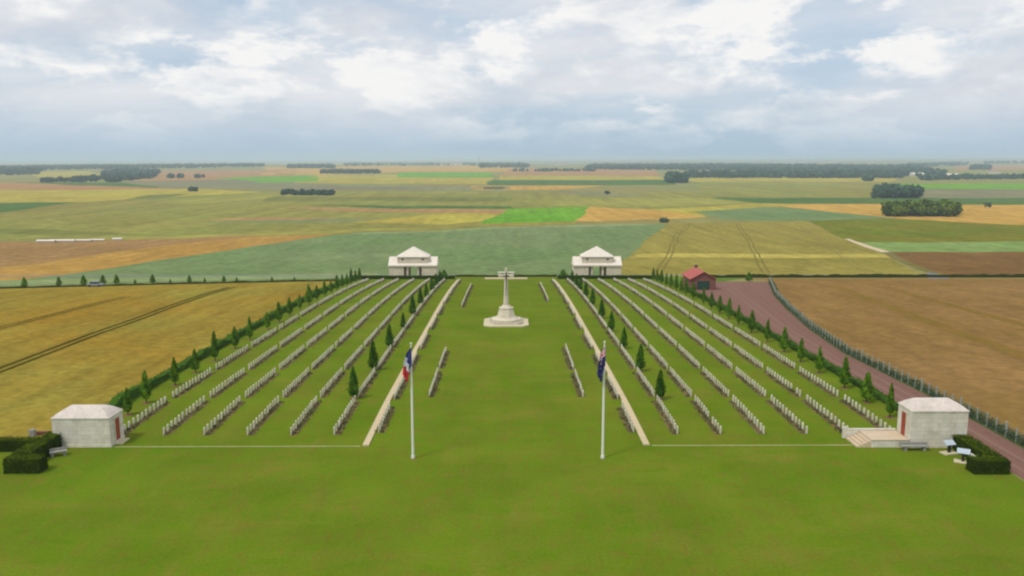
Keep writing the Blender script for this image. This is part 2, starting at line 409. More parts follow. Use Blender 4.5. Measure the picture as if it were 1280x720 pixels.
def edge_fields():
    f = field_mat
    C = {}
    def fm(key, *a, **k):
        if key not in C:
            a = [(c[0]*.975, c[1]*.965, c[2]*.86) for c in a]
            k['var'] = .26; k.setdefault('streak', .16); C[key] = f(key, *a, **k)
        return C[key]
    # (name, pixel outline, material, layer, label)
    olive = fm('olive_crop', (146, 150, 84), (152, 142, 80), rot=.3, big=260, rows=16, fine=.12)
    ggreen = fm('grey_green_crop', (117, 142, 98), (130, 146, 110), rot=-.75, big=70, rows=5, fine=.3, streak=.10)
    tan = fm('tan_crop', (158, 147, 80), (148, 139, 72), rot=-.35, big=110, rows=5, fine=.35)
    orange = fm('ripe_crop', (186, 150, 86), (180, 140, 76), rot=-.2, big=60, fine=.3)
    pinkb = fm('bare_earth', (168, 134, 94), (156, 126, 88), rot=-.2, big=60, fine=.3)
    brown = fm('brown_earth', (136, 104, 66), (124, 96, 62), rot=.1, big=60, fine=.4)
    dgreen = fm('dark_green_crop', (84, 116, 62), (98, 124, 72), big=100, fine=.12)
    bright = fm('bright_green_crop', (112, 168, 48), (126, 170, 60), big=120, fine=.12)
    yellow = fm('yellow_crop', (186, 176, 84), (176, 158, 80), big=120, fine=.12)
    peach = fm('ripe_pale_crop', (206, 166, 94), (196, 158, 84), big=160, fine=.1)
    red = fm('reddish_crop', (182, 136, 100), (176, 146, 104), big=200, fine=.08)
    purple = fm('mauve_crop', (136, 132, 112), (146, 144, 112), big=200, fine=.1)
    dolive = fm('dark_olive_crop', (128, 124, 46), (112, 128, 44), big=70, fine=.25, rows=8)
    pale = fm('pale_green_crop', (138, 162, 104), (128, 156, 92), big=80, fine=.2)
    L = [
     ('field', [(-200, 302), (-200, 266), (330, 240), (700, 240), (700, 280), (420, 294), (150, 300)], olive, 1, 'broad olive green crop field in the middle distance'),
     ('field', [(700, 240), (1500, 240), (1500, 262), (700, 262)], olive, 1, 'olive field band right of the avenue in the distance'),
     ('field', [(-200, 364), (-200, 366), (440, 351), (768, 346), (776, 328), (832, 279.5), (640, 284), (560, 290), (470, 290.5), (420, 293), (320, 307.5), (192, 326), (105, 340), (0, 352.5)], ggreen, 2, 'grey green crop field directly behind the two pavilions'),
     ('field', [(770, 346.5), (776, 328), (832, 279.5), (1005, 275.5), (1110, 320), (1162, 346)], tan, 2, 'tan wheat field with tyre tracks behind the red brick house'),
     ('field', [(-200, 375), (-200, 366), (0, 335), (130, 317), (225, 305), (320, 296), (440, 291), (420, 293), (320, 307.5), (192, 326), (105, 340), (0, 352.5)], orange, 3, 'narrow orange ripe strip running up from the left edge'),
     ('field', [(-200, 366), (-200, 309), (0, 302.5), (150, 300), (250, 295), (345, 293.5), (320, 296), (225, 305), (130, 317), (0, 335)], pinkb, 2, 'pinkish brown bare field at the left edge'),
     ('field', [(-200, 284), (-200, 253), (0, 254), (92, 253), (0, 265.5)], dgreen, 3, 'dark green wedge field at the left edge'),
     ('field', [(-200, 254), (-200, 240), (0, 238), (240, 235), (330, 240), (92, 253)], yellow, 2, 'yellowish field strip above the dark green wedge'),
     ('field', [(-200, 239), (-200, 228), (0, 228), (190, 235), (240, 236), (0, 238)], red, 3, 'reddish tan field below the left woods'),
     ('field', [(20, 228), (160, 228), (200, 235), (180, 235)], dgreen, 4, 'thin green strip below the left woods'),
     ('field', [(150, 227), (320, 224), (430, 233), (640, 233), (640, 237.5), (320, 237), (200, 235.5)], purple, 3, 'long grey green strip right of the left woods'),
     ('field', [(160, 226), (195, 214), (370, 212), (370, 224), (320, 227)], red, 2, 'pale tan far field beside the left woods'),
     ('field', [(265, 222.5), (400, 219), (395, 227), (330, 228.5)], bright, 3, 'far green field left of the yellow one'),
     ('field', [(395, 219), (500, 218), (500, 221.5), (615, 222), (612, 230.5), (368, 229)], yellow, 3, 'bright yellow far field left of centre'),
     ('field', [(500, 215.5), (615, 216), (618, 221.5), (498, 221.8)], bright, 4, 'thin far green field behind the yellow one'),
     ('field', [(330, 209), (640, 207), (640, 215), (500, 215), (395, 219), (330, 219)], peach, 2, 'pale far fields along the left horizon'),
     ('field', [(42, 215), (110, 214), (135, 220), (120, 222.5), (42, 222)], yellow, 3, 'small yellow field between the left woods'),
     ('field', [(640, 210), (820, 211.5), (824, 221), (625, 220)], red, 3, 'far reddish field right of centre'),
     ('field', [(625, 219.5), (824, 220.5), (832, 225), (618, 225)], yellow, 4, 'thin pale yellow far strip right of centre'),
     ('field', [(615, 225), (835, 225), (845, 231.5), (610, 231.5)], dgreen, 3, 'green far strip right of centre'),
     ('field', [(590, 232.5), (760, 231.5), (700, 237.5), (590, 237.5)], peach, 3, 'thin tan far strip at the centre'),
     ('field', [(690, 240.5), (730, 239), (815, 244), (760, 246.5)], purple, 3, 'brownish mauve streak right of centre'),
     ('field', [(356, 259), (640, 263), (628, 267.5), (400, 263)], red, 3, 'thin reddish strip left of the bright green field'),
     ('field', [(385, 256), (640, 258), (640, 262), (500, 261)], dgreen, 4, 'thin dark green line left of the bright green field'),
     ('field', [(434, 279), (545, 267), (624, 266), (606, 276.5), (560, 281)], yellow, 3, 'pale yellow patch left of the bright green field'),
     ('field', [(560, 282.5), (606, 276.5), (722, 276), (722, 280), (640, 283.5)], tan, 3, 'thin tan margin below the bright green field'),
     ('field', [(598, 281), (634, 261.5), (737, 258.5), (722, 277)], bright, 4, 'vivid green field behind the gap of the pavilions'),
     ('field', [(722, 277), (737, 258.5), (812, 261), (880, 271), (830, 275)], peach, 3, 'orange yellow field right of the bright green field'),
     ('field', [(810, 261.5), (960, 254), (1000, 256), (960, 260), (868, 265), (880, 271)], yellow, 4, 'bright yellow strip right of the orange yellow field'),
     ('field', [(868, 265), (960, 259), (1010, 262), (1120, 273), (1005, 276), (900, 274)], ggreen, 5, 'pale grey green field behind the tan wheat'),
     ('field', [(960, 255.5), (1500, 257), (1500, 288), (1280, 281), (1120, 273.5), (1010, 262)], peach, 4, 'orange field around the square copse'),
     ('field', [(1008, 276), (1120, 273.5), (1280, 281), (1500, 290), (1500, 300), (1067, 304)], dolive, 4, 'dark olive field right of the tan wheat'),
     ('field', [(1070, 303.5), (1500, 301), (1500, 316), (1112, 315)], pale, 5, 'pale green strip right of the tan wheat'),
     ('field', [(1112, 315.2), (1500, 316), (1500, 345), (1186, 344)], brown, 4, 'brown field beyond the road at the right edge'),
     ('field', [(890, 247.5), (1500, 247), (1500, 256.5), (960, 255)], dgreen, 3, 'dark green band below the round copse'),
     ('field', [(1148, 236.5), (1500, 234), (1500, 247.5), (1148, 247.5)], purple, 4, 'mauve grey field right of the round copse'),
     ('field', [(870, 227), (1150, 229), (1150, 247), (880, 247)], olive, 4, 'olive field left of the round copse'),
     ('field', [(1110, 230), (1500, 229), (1500, 236.5), (1145, 236.5)], bright, 5, 'light green far field at the right edge'),
     ('field', [(786, 322), (800, 317.5), (1104, 317.5), (1116, 322.5)], fm('light_tan_band', (192, 178, 100), (182, 168, 92), rot=1.4, big=40, rows=6), 4, 'light yellow band across the tan wheat field'),
     ('field', [(-200, 363), (-200, 358), (0, 350.5), (200, 346.5), (470, 341), (480, 346)], fm('pale_grey_band', (150, 164, 124), (140, 158, 116), rot=1.4, big=40, rows=6), 4, 'pale strip along the near edge of the grey green field'),
     ('field', [(420, 294.5), (470, 291), (640, 284.3), (770, 280), (832, 279.7), (640, 286.5), (470, 293.5)], fm('pale_grey_band', (150, 164, 124)), 4, 'pale far edge of the grey green field'),
     ('field', [(150, 250), (185, 244), (235, 242), (200, 249)], fm('olive_dark', (126, 130, 72), (134, 134, 78), big=120, rows=10), 3, 'darker olive streak left of the far fields'),
     ('field', [(-200, 290), (-200, 284), (60, 287), (210, 294), (60, 293)], fm('olive_dark', (126, 130, 72)), 3, 'darker olive hollow in the left olive field'),
     ('field', [(180, 253), (330, 243), (345, 247), (240, 255)], fm('olive_light', (164, 160, 88), (154, 152, 84), big=120, rows=10), 2, 'lighter olive band left of the low copse'),
     ('field', [(240, 278), (440, 272), (610, 276), (430, 279.5), (320, 279.5)], fm('greyish_band', (136, 144, 104), (142, 146, 100), big=120, rows=10), 2, 'thin greyish band across the left olive field'),
     ('field', [(250, 274.5), (330, 272), (430, 272.5), (330, 275.5)], red, 3, 'thin reddish brown strip in the left olive field'),
     ('field', [(150, 300.5), (420, 291.5), (640, 280), (600, 281.5), (400, 289), (150, 297)], fm('olive_light', (164, 160, 88)), 3, 'light margin between olive field and bare earth'),
     ('field', [(640, 250), (890, 247.5), (960, 255), (700, 258)], fm('olive_light', (164, 160, 88)), 2, 'lighter olive band behind the orange yellow field'),
     ('field', [(330, 246), (640, 247), (640, 252), (330, 251)], fm('olive_dark', (126, 130, 72)), 2, 'darker olive band below the low copse'),
     ('field', [(860, 222.5), (1120, 223), (1110, 227.5), (865, 227.5)], yellow, 5, 'yellow far strip below the long wood'),
     ('field', [(1140, 212), (1500, 209), (1500, 228), (1140, 226)], olive, 3, 'far hillside field at the right edge'),
     ('field', [(1200, 207), (1500, 204), (1500, 212), (1180, 213)], red, 4, 'far tan hillside at the right edge'),
    ]
    for name, px, mat, layer, lab in L:
        P = G(*px)
        # split into convex pieces: fan strips between consecutive outline points when needed
        for k, tri in enumerate(convexify(P)):
            drape(name, tri, mat, layer, label=lab) if k == 0 else drape(name, tri, mat, layer, label=lab)
    return C
def convexify(P):
    P = [Vector((p[0], p[1])) for p in P]
    n = len(P)
    area = sum(P[i].x*P[(i+1) % n].y - P[(i+1) % n].x*P[i].y for i in range(n))
    if area < 0: P = P[::-1]
    conv = all(((P[(i+1) % n]-P[i]).x*(P[(i+2) % n]-P[(i+1) % n]).y - (P[(i+1) % n]-P[i]).y*(P[(i+2) % n]-P[(i+1) % n]).x) > -1e-6 for i in range(n))
    if conv: return [[(p.x, p.y) for p in P]]
    from mathutils.geometry import tessellate_polygon
    tr = tessellate_polygon([[Vector((p.x, p.y, 0)) for p in P]])
    return [[(P[i].x, P[i].y) for i in t] for t in tr]
def join_named(prefix_objs): pass

def drape_multi(name, P, mat, layer, label):
    """non-convex outline: triangles draped and merged to one sheet"""
    parts = [o for o in (drape(name, t, mat, layer) for t in convexify(P)) if o]
    if not parts: return None
    if len(parts) > 1:
        bm = bmesh.new()
        for o in parts: bm.from_mesh(o.data)
        for o in parts[1:]:
            me = o.data; bpy.data.objects.remove(o); bpy.data.meshes.remove(me)
        bm.to_mesh(parts[0].data); bm.free()
    o = parts[0]; tag(o, label, None, None, 'structure'); return o
_src = edge_fields
def edge_fields_run():
    global drape
    real = drape
    import types
    L = []
    def rec(name, tri, mat, layer, label=None): L.append((name, tri, mat, layer, label))
    # collect then merge by label
    drape = rec
    try: C = _src()
    finally: drape = real
    by = {}
    for it in L: by.setdefault(it[4], []).append(it)
    for lab, its in by.items():
        parts = [o for o in (real(it[0], it[1], it[2], it[3]) for it in its) if o]
        if not parts: continue
        if len(parts) > 1:
            bm = bmesh.new()
            for o in parts: bm.from_mesh(o.data)
            for o in parts[1:]:
                me = o.data; bpy.data.objects.remove(o); bpy.data.meshes.remove(me)
            bm.to_mesh(parts[0].data); bm.free()
        tag(parts[0], lab, None, None, 'structure')
    return C
edge_fields_run()

# near ground
drape('lawn', [(-135, -78), (45.4, -78), (45.4, 81), (-135, 81)], M['lawn'], 2, label='mown lawn in front of the graves')
drape('lawn', [(-45.6, 80.9), (45.4, 80.9), (45.4, 263), (-45.6, 263)], M['lawn'], 3, label='mown lawn between the grave rows')
wheat = field_mat('wheat_field', (148, 136, 58), (152, 122, 46), rot=-1.0, big=50, var=.24, rows=3, fine=.7, streak=.16)
farL = G((-150, 365), (440, 350.6))
drape_multi('wheat_field', [(-46.4, 80.5), (-230, 80.5), (farL[0][0], farL[0][1]+.5), (farL[1][0], farL[1][1]+.5), (-46.4, 249)], wheat, 2, 'golden olive wheat field left of the cemetery hedge')
ripe = field_mat('brown_crop', (148, 116, 70), (138, 110, 60), rot=.6, big=30, var=.2, rows=3, fine=.6, streak=.10)
fe = [(50.8, -70), (50.8, 122), (53.2, 143), (57.4, 168), (62.5, 192), (70, 219), (74, 233)]
def fence_x(D): return float(np.interp(D, [p[1] for p in fe], [p[0] for p in fe]))
Pb = [(x+1.2, y) for x, y in fe] + [(72, 249.5), (290, 249.5), (190, -70)]
drape_multi('crop_field', Pb, ripe, 2, 'brown crop field right of the post fence')
Pr = [(45.6, -78)] + [(x-.4, y) for x, y in fe] + [(58, 233), (54, 222), (45.6, 208)]
drape_multi('gravel_road', Pr, M['gravel'], 4, 'reddish gravel drive between hedge and fence')
Pv = [(x-.42, y) for x, y in fe] + [(x+1.25, y) for x, y in fe[::-1]]
drape_multi('grass_verge', Pv, field_mat('verge_grass', (84, 100, 56), (100, 110, 66), big=8, fine=1.5), 3, 'rough grass strip under the post fence')
drape('lawn', [(45.5, 209), (54, 222.5), (66, 236), (76, 262), (45.5, 262)], field_mat('house_grass', (96, 124, 44), (110, 132, 54), big=12, fine=.6), 3, label='grass around the red brick house')
# country road behind the cemetery and its verges
drape('road', [(-330, 268), (330, 268), (330, 273), (-330, 273)], M['asphalt'], 5, label='country road behind the pavilions')
a1, a2, a3, a4 = G((1158, 341), (1168, 341), (1188, 348.5), (1160, 348.5))
drape('road', [a1, a2, a3, a4], M['asphalt'], 6, label='short grey bend of road at the right field corner')
q = G((1056, 299), (1062, 299), (1114, 315), (1100, 315)); drape('farm_track', q, plain_mat('chalk_track', (196, 176, 140), .9, .1, .4), 6, label='pale chalk track between tan and brown fields')
q = G((1100, 314.5), (1112, 314.5), (1178, 342), (1164, 342)); drape('farm_track', q, field_mat('track_grass', (118, 112, 60), (140, 124, 84), big=20), 6, label='grassy field track down to the road bend')

def tracks(name, pts, mat, w=.5, gap=1.9, layer=4, label=None):
    """a pair of wheel marks along a polyline on the ground"""
    bm0 = None; parts = []
    for s in (-1, 1):
        for (xa, ya), (xb, yb) in zip(pts, pts[1:]):
            d = Vector((xb-xa, yb-ya)); n = Vector((-d.y, d.x)).normalized()
            c = n*(s*gap/2); e = n*(w/2)
            o = drape(name, [(xa+c.x-e.x, ya+c.y-e.y), (xb+c.x-e.x, yb+c.y-e.y), (xb+c.x+e.x, yb+c.y+e.y), (xa+c.x+e.x, ya+c.y+e.y)], mat, layer)
            if o: parts.append(o)
    bm = bmesh.new()
    for o in parts: bm.from_mesh(o.data)
    for o in parts[1:]:
        me = o.data; bpy.data.objects.remove(o); bpy.data.meshes.remove(me)
    bm.to_mesh(parts[0].data); bm.free()
    tag(parts[0], label, None, None, 'structure')
tm = field_mat('track_dark', (76, 72, 22), (88, 78, 28), big=10)
tracks('wheel_tracks', G((-120, 502), (0, 463), (60, 440), (120, 417), (180, 396), (240, 374), (290, 359)), tm, .85, 1.5, label='dark wheel tracks through the middle of the left wheat')
tracks('wheel_tracks', G((-120, 436), (0, 410), (80, 390), (160, 371)), tm, .6, 1.4, label='upper dark wheel tracks in the left wheat')
tm2 = field_mat('track_olive', (120, 112, 54), (132, 120, 62), big=10)
tracks('wheel_tracks', G((862, 279), (845, 303), (822, 341)), tm2, .7, 2.2, label='left wheel tracks in the tan wheat field')
tracks('wheel_tracks', G((924, 279), (940, 305), (958, 341)), tm2, .7, 2.2, label='middle wheel tracks in the tan wheat field')
tracks('wheel_tracks', G((994, 279), (1040, 310), (1090, 341)), field_mat('track_faint', (146, 134, 70), big=10), .6, 2.2, label='right faint wheel tracks in the tan wheat field')
tm3 = field_mat('track_green', (132, 110, 52), (144, 112, 58), big=6, fine=1.6)
tracks('wheel_tracks', G((1040, 357), (1080, 372), (1150, 398), (1210, 420), (1300, 452)), tm3, 1.5, 1.6, label='near green wheel tracks across the brown crop')
tracks('wheel_tracks', G((1100, 358), (1160, 374), (1230, 393), (1330, 420)), tm3, 1.3, 1.5, label='far green wheel tracks across the brown crop')

rut = plain_mat('rut_gravel', (148, 116, 104), .95, .2, 1.2, rgb2=(132, 108, 92), spec=0)
tracks('wheel_tracks', [(47.6, -40), (47.6, 122), (49.2, 150), (52.5, 178), (56, 205), (60, 226)], rut, .38, 1.55, layer=5, label='worn wheel ruts along the reddish drive')
tracks('wheel_tracks', [(48.9, -40), (48.8, 110), (51, 146), (55.2, 176), (60, 204), (65, 226)], plain_mat('rut_gravel_dark', (120, 92, 82), .95, .2, 1.2, spec=0), .3, 1.5, layer=6, label='darker wheel ruts on the outer side of the drive')

# ---------------------------------------------------------------- vegetation builders
def hedge(name, pts, w, h, mat, label, leaf=.14, dens=26, cat='hedge', rough=.06, ragged=0.0, step=1.5, group=None):
    """clipped hedge along a polyline on the ground: wavy core plus leaf faces on its skin"""
    cv = []; cf = []; cen = []; nor = []; tn = []; sz = []
    P = []
    for (xa, ya), (xb, yb) in zip(pts, pts[1:]):
        L = math.hypot(xb-xa, yb-ya); n = max(1, int(L/step))
        for k in range(n): P.append((xa+(xb-xa)*k/n, ya+(yb-ya)*k/n))
    P.append(pts[-1])
    for i, (x, y) in enumerate(P):
        a = P[max(i-1, 0)]; b = P[min(i+1, len(P)-1)]
        d = Vector((b[0]-a[0], b[1]-a[1])).normalized(); nx, ny = -d.y, d.x
        z = gzf(x, y); hh = h*(1 + ragged*mnoise.noise(Vector((x*.35, y*.35, 3))) + rough*RNG.normal()*.4)
        ww = w/2*.9
        o = len(cv)
        for s, zz in ((-1, -.1), (-.98, hh*.55), (-.86, hh*.93), (0, hh*.97), (.86, hh*.93), (.98, hh*.55), (1, -.1)):
            cv.append((x+nx*ww*s + RNG.normal()*rough*.4, y+ny*ww*s, z+zz))
        if i:
            for k in range(6): cf.append((o-7+k, o-6+k, o+1+k, o+k))
        if i in (0, len(P)-1): cf.append(tuple(range(o, o+7)) if i == 0 else tuple(range(o+6, o-1, -1)))
        if i < len(P)-1:
            L = math.hypot(P[i+1][0]-x, P[i+1][1]-y)
            ends = (i == 0) or (i == len(P)-2)
            m = int(dens*L*(w + 2*h)/(leaf/.14)**2) + 1
            for _ in range(m):
                t = RNG.uniform(0, L); r = RNG.uniform(0, w+2*h)
                if r < h: s, zz, nn = -1, r, (-nx, -ny, .1)
                elif r < h+w: s, zz, nn = (r-h)/w*2-1, hh, (0, 0, 1)
                else: s, zz, nn = 1, r-h-w, (nx, ny, .1)
                zz = zz*hh/h if abs(s) == 1 else zz
                cen.append((x+d.x*t+nx*s*w/2 + RNG.normal()*.035, y+d.y*t+ny*s*w/2 + RNG.normal()*.035, z+zz+RNG.normal()*.03)); nor.append(nn)
                tn.append(.35 + .35*(abs(s) < 1) + .3*mnoise.noise(Vector((x+d.x*t, y+d.y*t, zz))))  # top leaves get a lighter tint: the lit hedge top put into colour
    for (x, y), (qx, qy) in ((P[0], P[1]), (P[-1], P[-2])):
        d = Vector((x-qx, y-qy)).normalized(); z = gzf(x, y)
        for _ in range(int(dens*w*h/(leaf/.14)**2)):
            s = RNG.uniform(-.5, .5)*w; zz = RNG.uniform(0, h)
            cen.append((x - d.y*s + d.x*RNG.uniform(0, .05), y + d.x*s + d.y*RNG.uniform(0, .05), z+zz)); nor.append((d.x, d.y, 0)); tn.append(.3)
    o = soup(name, np.array(cen), leaf, mat, normals=np.array(nor), tint=np.array(tn), core=(cv, cf))
    return tag(o, label, cat, group)

def crown_cypress(w, h, seed, base=.35, n=2300):
    """narrow pointed crown of small leaf faces, as (centres, normals, tints)"""
    r = np.random.default_rng(seed)
    t = r.beta(1.05, 1.35, n)
    ang = r.uniform(0, 2*np.pi, n)
    prof = np.where(t < .18, .55 + .45*np.sin(t/.18*np.pi/2), np.clip(1 - (t-.18)/.86, .02, 1)**.72)
    lob = 1 + .20*np.sin(ang*3 + t*9 + seed) + .14*np.sin(ang*5 - t*17 + seed*2) + .08*np.sin(t*40+ang*2)
    rad = w/2*prof*lob*np.clip(r.normal(.88, .16, n), .3, 1.15)
    c = np.stack([rad*np.cos(ang), rad*np.sin(ang), base + t*(h-base)], 1)
    nn = np.stack([np.cos(ang), np.sin(ang), np.full(n, .35)], 1)
    tn = .45 + .3*np.sin(ang*3 + t*9 + seed) + .15*np.sin(t*23+seed)
    return c, nn, tn
TREES = []
def tree_meshes(w, h, seed, leafm, leaf=.13, n=2300, base=.4):
    c, nn, tn = crown_cypress(w, h, seed, base, n)
    m1 = soup('crown', c, leaf, leafm, normals=nn, tint=tn, upness=.3)
    bm = bmesh.new()
    tube(bm, [(0, 0, -.1, .075), (.01, 0, .4, .06), (-.01, .01, h*.4, .045), (0, 0, h*.86, .012)], 8)
    for k in range(9):
        z = .55 + k*(h-1.2)/9; a = k*2.4 + seed; l = w*.36*(1-z/h)+.1
        tube(bm, [(0, 0, z, .02), (math.cos(a)*l, math.sin(a)*l, z+l*1.5, .006)], 5)
    m2 = obj('trunk', bm, M['bark'])
    me1, me2 = m1.data, m2.data
    bpy.data.objects.remove(m1); bpy.data.objects.remove(m2)
    return me1, me2
V_IN = [tree_meshes(1.15, 3.6, s, M['cyp_leaf']) for s in (1, 2, 3)]
V_OUT = [tree_meshes(w, 3.5, s, M['tree_leaf'],   .13, 2000, .5) for s, w in ((4, 1.0), (5, 1.2), (6, .85), (7, 1.1))]
V_ROAD = [tree_meshes(1.5, 2.8, s, M['tree_leaf'], .2, 900) for s in (8, 9)]
def place_tree(name, var, x, y, s, label, group, sw=1.0, cat='tree'):
    me1, me2 = var
    t = thing(name, label, cat, (x, y, gzf(x, y)), RNG.uniform(0, 6.28), group)
    t.scale = (s*sw, s*sw, s)
    link_mesh('crown', me1, None, t); link_mesh('trunk', me2, None, t)
    return t
ORD = ['zeroth', 'first', 'second', 'third', 'fourth', 'fifth', 'sixth', 'seventh', 'eighth', 'ninth', 'tenth', 'eleventh', 'twelfth', 'thirteenth', 'fourteenth',
       'fifteenth', 'sixteenth', 'seventeenth', 'eighteenth', 'nineteenth', 'twentieth', 'twenty-first', 'twenty-second', 'twenty-third', 'twenty-fourth', 'twenty-fifth',
       'twenty-sixth', 'twenty-seventh', 'twenty-eighth', 'twenty-ninth', 'thirtieth', 'thirty-first', 'thirty-second']
def nth(i): return ORD[i] + (' from the front' if i > 1 else '') if i > 1 else 'nearest'
inL = [498.5, 463.5, 435, 411.5, 395, 381.7, 372.8, 364.5, 359, 354.5]
inR = [499.5, 464.5, 436, 414.5, 398, 382.5, 372, 364, 359, 354]
hL = [1.08, 1.15, 1.05, .82, 1.15, 1.05, .95, 1.0, 1.0, 1.0]; hR = [1.0, 1.05, .95, 1.0, 1.05, 1.05, 1.05, 1.0, 1.0, 1.0]
for i, y in enumerate(inL):
    place_tree('columnar_tree', V_IN[i % 3], -18.0, D_of(y, -18.0), hL[i], f'dark narrow pointed tree, {nth(i+1)} in the line left of the cross', 'pointed trees in the inner grave rows')
for i, y in enumerate(inR):
    place_tree('columnar_tree', V_IN[(i+1) % 3], 18.1, D_of(y, 18.1), hR[i], f'dark narrow pointed tree, {nth(i+1)} in the line right of the cross', 'pointed trees in the inner grave rows')
outL = [519, 503.9, 481.7, 466, 451, 435.8, 424.7, 411.7, 403, 395, 387.5, 381, 375.6, 370.5, 366.5, 363, 360, 357.5, 355.3, 353.3, 351.5]
outR = [522, 503, 485.8, 466.4, 452.5, 440, 427.5, 415.8, 406, 399, 392, 386, 380.5, 373.5, 369, 366, 363, 360, 357.5, 355, 353, 351.3]
for i, y in enumerate(outL):
    place_tree('young_tree', V_OUT[(i*3) % 4], -41.7, D_of(y, -41.7), (.9, 1.12, 1.05, .95, 1.25, 1.0, 1.1)[i % 7], f'upright green tree, {nth(i+1)} in the line along the left hedge', 'trees along the side hedges', sw=(1, .9, 1.05)[i % 3])
for i, y in enumerate(outR):
    place_tree('young_tree', V_OUT[(i*3+2) % 4], 41.9, D_of(y, 41.9), (1.12, 1.05, 1.18, 1.05, 1.0, 1.1, 1.08)[i % 7], f'upright green tree, {nth(i+1)} in the line along the right hedge', 'trees along the side hedges', sw=(.85, 1.1, 1.0)[i % 3])
ring = bmesh.new()  # brown soil at the tree bases, its dark tone also painting in contact shade
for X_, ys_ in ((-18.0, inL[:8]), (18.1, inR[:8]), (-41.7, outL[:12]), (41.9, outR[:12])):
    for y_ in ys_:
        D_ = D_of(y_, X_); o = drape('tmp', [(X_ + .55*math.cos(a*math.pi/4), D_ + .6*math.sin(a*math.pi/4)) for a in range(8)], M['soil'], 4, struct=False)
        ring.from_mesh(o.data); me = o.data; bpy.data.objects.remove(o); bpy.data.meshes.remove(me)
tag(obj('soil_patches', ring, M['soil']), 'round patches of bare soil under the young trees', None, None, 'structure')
# small trees on the road verge at far left
for i, (x, y, s) in enumerate([(31, 360, 1), (74, 358, .9), (105, 357.5, 1.05), (129, 356.5, 1), (146, 356, 1), (169, 355.5, .5), (191, 355, .95), (213, 354.5, .45), (237, 354, .8), (256, 353.5, .5), (280, 353, .7), (296, 352.5, .5), (340, 352, .5), (368, 351.5, .45)]):
    X, D = ground_at(x, y)
    place_tree('roadside_tree', V_ROAD[i % 2], X, D, s, f'small bushy roadside tree, {ORD[i+1]} from the left on the far left verge', 'small trees on the far left verge')
X, D = ground_at(936, 352)
place_tree('roadside_tree', V_ROAD[0], X, D, .95, 'small bushy tree right of the red brick house', None, sw=1.5)

# side hedges
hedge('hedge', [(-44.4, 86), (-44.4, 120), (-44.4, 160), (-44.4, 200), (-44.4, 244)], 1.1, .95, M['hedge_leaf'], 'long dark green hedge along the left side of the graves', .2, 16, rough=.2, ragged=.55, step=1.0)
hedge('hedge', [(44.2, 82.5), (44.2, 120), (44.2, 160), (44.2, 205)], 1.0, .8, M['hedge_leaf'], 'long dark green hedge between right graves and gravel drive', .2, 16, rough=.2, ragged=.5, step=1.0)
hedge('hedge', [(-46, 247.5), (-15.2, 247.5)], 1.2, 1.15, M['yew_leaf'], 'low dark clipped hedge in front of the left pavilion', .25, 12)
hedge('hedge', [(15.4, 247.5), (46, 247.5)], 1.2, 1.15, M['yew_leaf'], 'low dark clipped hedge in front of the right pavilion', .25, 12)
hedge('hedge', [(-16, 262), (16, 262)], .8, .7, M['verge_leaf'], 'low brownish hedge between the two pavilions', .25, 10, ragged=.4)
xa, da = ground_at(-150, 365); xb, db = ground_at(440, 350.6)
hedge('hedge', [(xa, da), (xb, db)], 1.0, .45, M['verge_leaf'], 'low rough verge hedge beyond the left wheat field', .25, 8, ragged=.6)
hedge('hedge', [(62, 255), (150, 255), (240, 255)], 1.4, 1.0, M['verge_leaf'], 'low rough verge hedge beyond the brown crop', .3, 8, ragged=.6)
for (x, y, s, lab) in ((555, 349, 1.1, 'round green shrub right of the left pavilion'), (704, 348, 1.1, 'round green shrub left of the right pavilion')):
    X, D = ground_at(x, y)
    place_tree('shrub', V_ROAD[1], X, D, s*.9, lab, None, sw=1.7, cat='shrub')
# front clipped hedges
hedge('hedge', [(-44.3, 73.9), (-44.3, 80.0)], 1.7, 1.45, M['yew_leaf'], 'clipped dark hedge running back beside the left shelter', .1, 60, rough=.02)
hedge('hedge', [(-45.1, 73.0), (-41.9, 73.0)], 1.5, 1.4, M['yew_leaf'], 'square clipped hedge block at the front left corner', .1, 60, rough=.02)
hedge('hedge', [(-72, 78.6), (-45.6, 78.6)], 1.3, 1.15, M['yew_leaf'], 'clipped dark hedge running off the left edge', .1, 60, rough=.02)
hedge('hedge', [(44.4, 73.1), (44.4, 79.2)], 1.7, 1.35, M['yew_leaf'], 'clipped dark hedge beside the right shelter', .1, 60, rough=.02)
hedge('hedge', [(41.9, 72.2), (45.1, 72.2)], 1.5, 1.3, M['yew_leaf'], 'rounded clipped hedge block at the front right corner', .1, 60, rough=.02)

